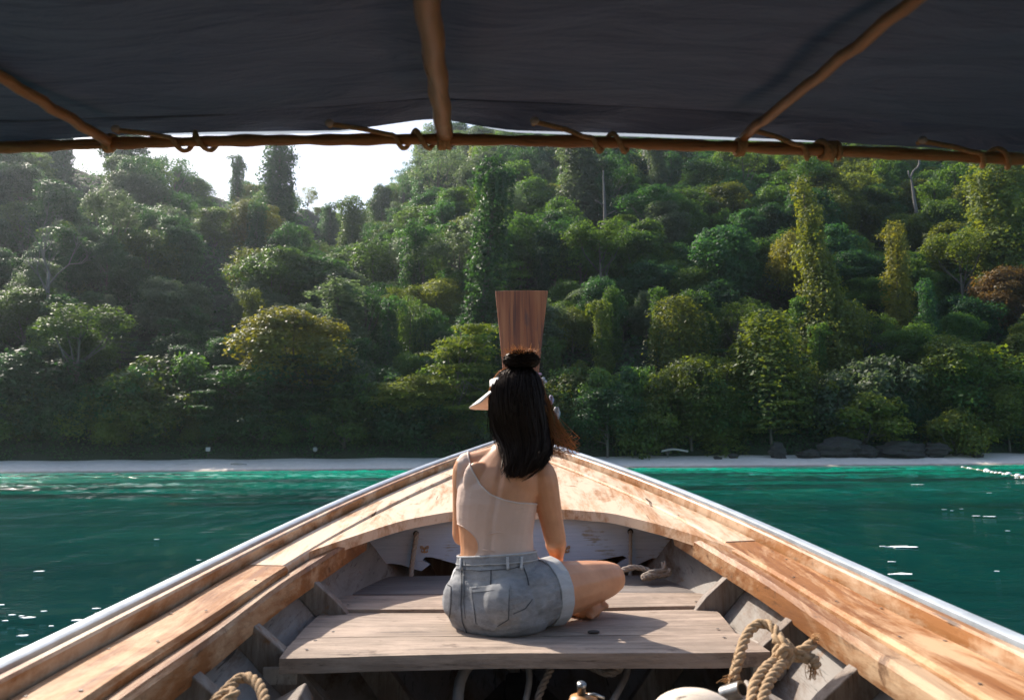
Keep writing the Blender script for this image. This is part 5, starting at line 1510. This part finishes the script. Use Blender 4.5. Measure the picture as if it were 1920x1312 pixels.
# ------------------------------------------------------------------ loose things in the boat
def rope_thing(name, pts, r, label, mat='rope', cat='rope', extra=()):
    mb = MB(); rope_mb(mb, pts, r)
    for e in extra: rope_mb(mb, e, r * .95)
    o = part(name, mb, M[mat], None, True); tag(o, label, cat); return o
def PX(*l): return [Vector(P(a, b, y)) for a, b, y in l]
rope_thing('hanging_rope', PX((780, 1000, 3.60), (781, 1002, 3.545), (779, 1015, 3.535), (775, 1040, 3.53), (772, 1065, 3.53), (771, 1088, 3.50)), .0115, 'short grey rope hanging from the left bulkhead hole', 'rope_grey')
rope_thing('hanging_rope', PX((1182, 996, 3.60), (1182, 999, 3.545), (1182, 1020, 3.535), (1182, 1050, 3.53), (1182, 1086, 3.49)), .0085, 'thin grey rope hanging from the right bulkhead hole', 'rope_grey')
kp = PX((1150, 1082, 3.30), (1168, 1069, 3.30), (1190, 1063, 3.32), (1212, 1068, 3.32), (1228, 1077, 3.30), (1218, 1083, 3.28), (1205, 1082, 3.27), (1225, 1072, 3.29), (1244, 1070, 3.31), (1246, 1060, 3.32), (1243, 1054, 3.33))
rope_thing('knotted_rope', kp, .0125, 'knotted grey rope lying on the dark plank behind her knee', 'rope_grey', extra=[PX((1205, 1083, 3.25), (1220, 1079, 3.27), (1240, 1079, 3.30), (1256, 1073, 3.31), (1252, 1066, 3.31))])
# big tan rope on the right: a loop over the rib, a knot, two tails, two bights hanging down
A = PX((1372, 1290, 1.80), (1378, 1262, 1.83), (1388, 1225, 1.88), (1398, 1195, 1.93), (1412, 1176, 1.96), (1430, 1168, 1.97), (1448, 1175, 1.95), (1460, 1192, 1.92), (1465, 1210, 1.90), (1460, 1232, 1.89), (1452, 1250, 1.87), (1458, 1222, 1.86), (1474, 1206, 1.88), (1484, 1222, 1.88))
B = PX((1452, 1196, 1.89), (1472, 1205, 1.86), (1480, 1225, 1.85), (1474, 1243, 1.85), (1464, 1236, 1.84), (1470, 1216, 1.84), (1486, 1218, 1.86))
C_ = PX((1478, 1228, 1.86), (1496, 1222, 1.86), (1508, 1218, 1.86), (1520, 1208, 1.87), (1524, 1204, 1.87))
D_ = PX((1478, 1232, 1.86), (1495, 1231, 1.86), (1512, 1234, 1.85), (1524, 1232, 1.86), (1530, 1242, 1.84), (1524, 1247, 1.84))
E_ = PX((1462, 1240, 1.85), (1445, 1245, 1.82), (1428, 1262, 1.78), (1415, 1285, 1.74), (1410, 1312, 1.70), (1408, 1335, 1.66), (1420, 1345, 1.65), (1428, 1320, 1.68), (1436, 1290, 1.73), (1452, 1262, 1.78), (1470, 1240, 1.84))
mb = MB(); 
for q in (A, B, C_, D_, E_): rope_mb(mb, q, .0125)
tied = empty('tied_rope', A[8], 'thick tan rope looped and knotted round the rib at the right of the seat', 'rope')
part('rope', mb, M['rope'], tied, True)
mb = MB(); r_ = np.random.default_rng(4)
for e, d in ((C_[-1], Vector((.5, 0, .6))), (D_[-1], Vector((-.1, -.2, -.6))), (Vector(P(1375, 1272, 1.815)), Vector((-.5, -.3, .3)))):
    for k in range(30):
        s = Vector(r_.normal(0, .005, 3)); dd = (d + Vector(r_.normal(0, .32, 3))).normalized() * r_.uniform(.008, .026); mb.tube([e + s, e + s + dd * .6, e + s + dd + Vector(r_.normal(0, .003, 3)) + Vector((0, 0, -.007))], .0009, 3, cap=False)
for k in range(70):
    t_ = r_.uniform(0, 1); p = A[0] + (A[2] - A[0]) * t_ + Vector(r_.normal(0, .004, 3)); dd = Vector(r_.normal(0, 1, 3)).normalized() * r_.uniform(.01, .02); mb.tube([p, p + dd], .0009, 3, cap=False)
part('frayed_ends', mb, M['rope_orange'], tied, True)['kind'] = 'stuff'
mb = MB(); c = Vector(P(1378, 1296, 1.79)); ax = Vector((.5, -.6, .35)).normalized()
mb.tube([c - ax * .03, c + ax * .022], .019, 14); sh = empty('pipe_fitting', c, 'short grey metal pipe fitting at the lower end of the tan rope', 'fitting')
part('sleeve', mb, M['steel'], sh, True, auto=40); part('bore', MB().tube([c + ax * .0222, c + ax * .0235], .013, 12), plain('pipe bore', (.01, .01, .01), .9), sh)
Lp = PX((404, 1312, 1.62), (420, 1298, 1.64), (440, 1278, 1.68), (455, 1270, 1.70), (470, 1271, 1.69), (485, 1284, 1.66), (494, 1305, 1.62), (497, 1330, 1.58))
rope_thing('rope_loop', Lp, .0115, 'reddish rope loop rising at the bottom left inside the hull', 'rope', extra=[PX((395, 1325, 1.60), (412, 1306, 1.62), (430, 1296, 1.63), (440, 1300, 1.62), (428, 1312, 1.60), (410, 1322, 1.59))])
def hose(pts, r, label):
    o = part('hose', MB().tube(smooth_path(pts, .03), r, 10), plain('dull grey hose', (.30, .28, .26), .5), None, True); tag(o, label, 'hose')
hose(PX((905, 1222, 2.6), (880, 1245, 2.5), (863, 1275, 2.42), (858, 1320, 2.35), (862, 1350, 2.3)), .017, 'fat grey hose curving down under the seat, left of centre')
hose(PX((978, 1225, 2.6), (990, 1250, 2.5), (992, 1280, 2.45), (984, 1320, 2.4)), .010, 'thin grey hose under the middle of the seat')
hose(PX((1180, 1225, 2.55), (1176, 1260, 2.5), (1162, 1290, 2.4), (1145, 1320, 2.35)), .010, 'thin grey hose hanging under the right half of the seat')
rope_thing('slack_rope', PX((1040, 1225, 2.55), (1034, 1250, 2.5), (1022, 1275, 2.45), (1010, 1305, 2.4), (1005, 1330, 2.38)), .012, 'frayed rope hanging in the dark below the seat', 'rope_grey')
rope_thing('slack_rope', PX((1080, 1235, 2.6), (1110, 1250, 2.55), (1140, 1262, 2.5), (1160, 1255, 2.5), (1168, 1235, 2.5)), .012, 'slack rope sagging in the dark right of the frayed rope', 'rope_grey')
# rounded worn timber end and small capped lamp at the bottom edge
mb = MB(); c = Vector(P(1300, 1345, 1.62)); mb.ellipsoid(c, (.088, .07, .055), None, 24, 14)
M['stool'] = wood('pale worn timber end', (.50, .38, .27), (.68, .55, .43), worn=(.74, .64, .54), worn_amt=.5, axis='x', rough=.7, bump=.5, spots=(.35, .2, .11))
tp = empty('timber_post', c + Vector((0, 0, -.45)), 'rounded pale worn top of a timber post at the bottom edge', 'post'); part('head', mb, M['stool'], tp, True); part('shaft', MB().tube([c + Vector((0, 0, -.43)), c + Vector((0, 0, -.02))], [.062, .070], 14), M['stool'], tp, True)
c = Vector(P(1094, 1312, 1.75)); lm = empty('oil_can', c + Vector((0, 0, -.10)), 'small orange-brown can with a grey spout at the bottom edge', 'can')
part('can', MB().tube([c + Vector((0, 0, -.08)), c + Vector((0, 0, -.01)), c + Vector((0, 0, .008)), c + Vector((0, 0, .012))], [.036, .036, .028, .008], 18), plain('orange brown can paint', (.40, .18, .05), .45, 0, .5, 40), lm, True)
part('spout', MB().tube([c + Vector((-.004, 0, .008)), c + Vector((-.004, 0, .028)), c + Vector((-.003, -.004, .034))], [.0095, .009, .010], 12), M['steel'], lm, True)
part('lever', MB().tube([c + Vector((.004, 0, .010)), c + Vector((.024, 0, .012)), c + Vector((.045, 0, .004))], .0035, 6), M['steel'], lm, True)
# garland of ribbons and flowers tied round the prow
g = empty('ribbon_garland', Vector(P(985, 800, 5.25)), 'faded pink and white cloth garland tied round the prow behind her head', 'garland')
cl = [plain('faded pink cloth', (.36, .20, .24), .8, 0, .2, 30), plain('white gauze', (.34, .33, .33), .8, 0, .3, 60), plain('pale lilac cloth', (.34, .30, .38), .8, 0, .2, 30)]
r_ = np.random.default_rng(8)
for k in range(11):
    t_ = k / 10; yy = 5.22 - .03 * (k % 2); mb = MB(); z0 = 705 + 95 * t_
    for sgn in (-1, 1):
        c = Vector(P(978 + sgn * (34 + 12 * t_) + r_.normal(0, 2), z0 + r_.normal(0, 3), yy)); pts = []
        for q in range(4): mb.ellipsoid(c + Vector(r_.normal(0, .012, 3)), (.013, .012, .011), Matrix.Rotation(r_.uniform(0, 3), 3, 'Y'), 8, 6)
    a = Vector(P(975 - 36, z0 + 6, yy)); b = Vector(P(975 + 40, z0 - 4, yy)); m_ = (a + b) / 2 + Vector((0, -.04, 0)); mb.tube(smooth_path([a, m_, b], .03), .014, 6, flat=.5)
    part('flower_band', mb, cl[k % 3], g, True)
for px, py, w, h, ci in ((1044, 776, 6, 13, 1), (1034, 750, 4, 9, 2)):
    c = Vector(P(px, py, 5.2)); mb = MB(); s = 5.2 / FPX; V = []
    for i in range(9):
        v = i / 8
        for j in range(5):
            u = j / 4 - .5; V.append(c + Vector((w * s * 2 * u * math.sin(math.pi * (.15 + .8 * v)), .02 * math.sin(u * 9 + v * 5), h * s * (1 - 2 * v))))
    mb.add(V, [(i * 5 + j, i * 5 + j + 1, i * 5 + j + 6, i * 5 + j + 5) for i in range(8) for j in range(4)])
    o = part('ribbon_tail', mb, cl[ci], g, True); sd = o.modifiers.new('t', 'SOLIDIFY'); sd.thickness = .004

# ------------------------------------------------------------------ air
zt = max((o.matrix_world.translation.z + 30 for o in bpy.data.objects if o.parent is None), default=200)
hz = part('haze', MB().box((0, 130, 110 - HC - 3.0), (1180, 900, 226)), None, None)
t = NT('damp sea air'); t.n.remove(t.b); v = t.node('ShaderNodeVolumePrincipled'); v.inputs['Color'].default_value = (.80, .90, 1, 1); v.inputs['Density'].default_value = .00015; v.inputs['Anisotropy'].default_value = .72
t.l(v.outputs[0], t.out.inputs['Volume']); hz.data.materials.append(t.m); hz['kind'] = 'stuff'; hz.display_type = 'WIRE'
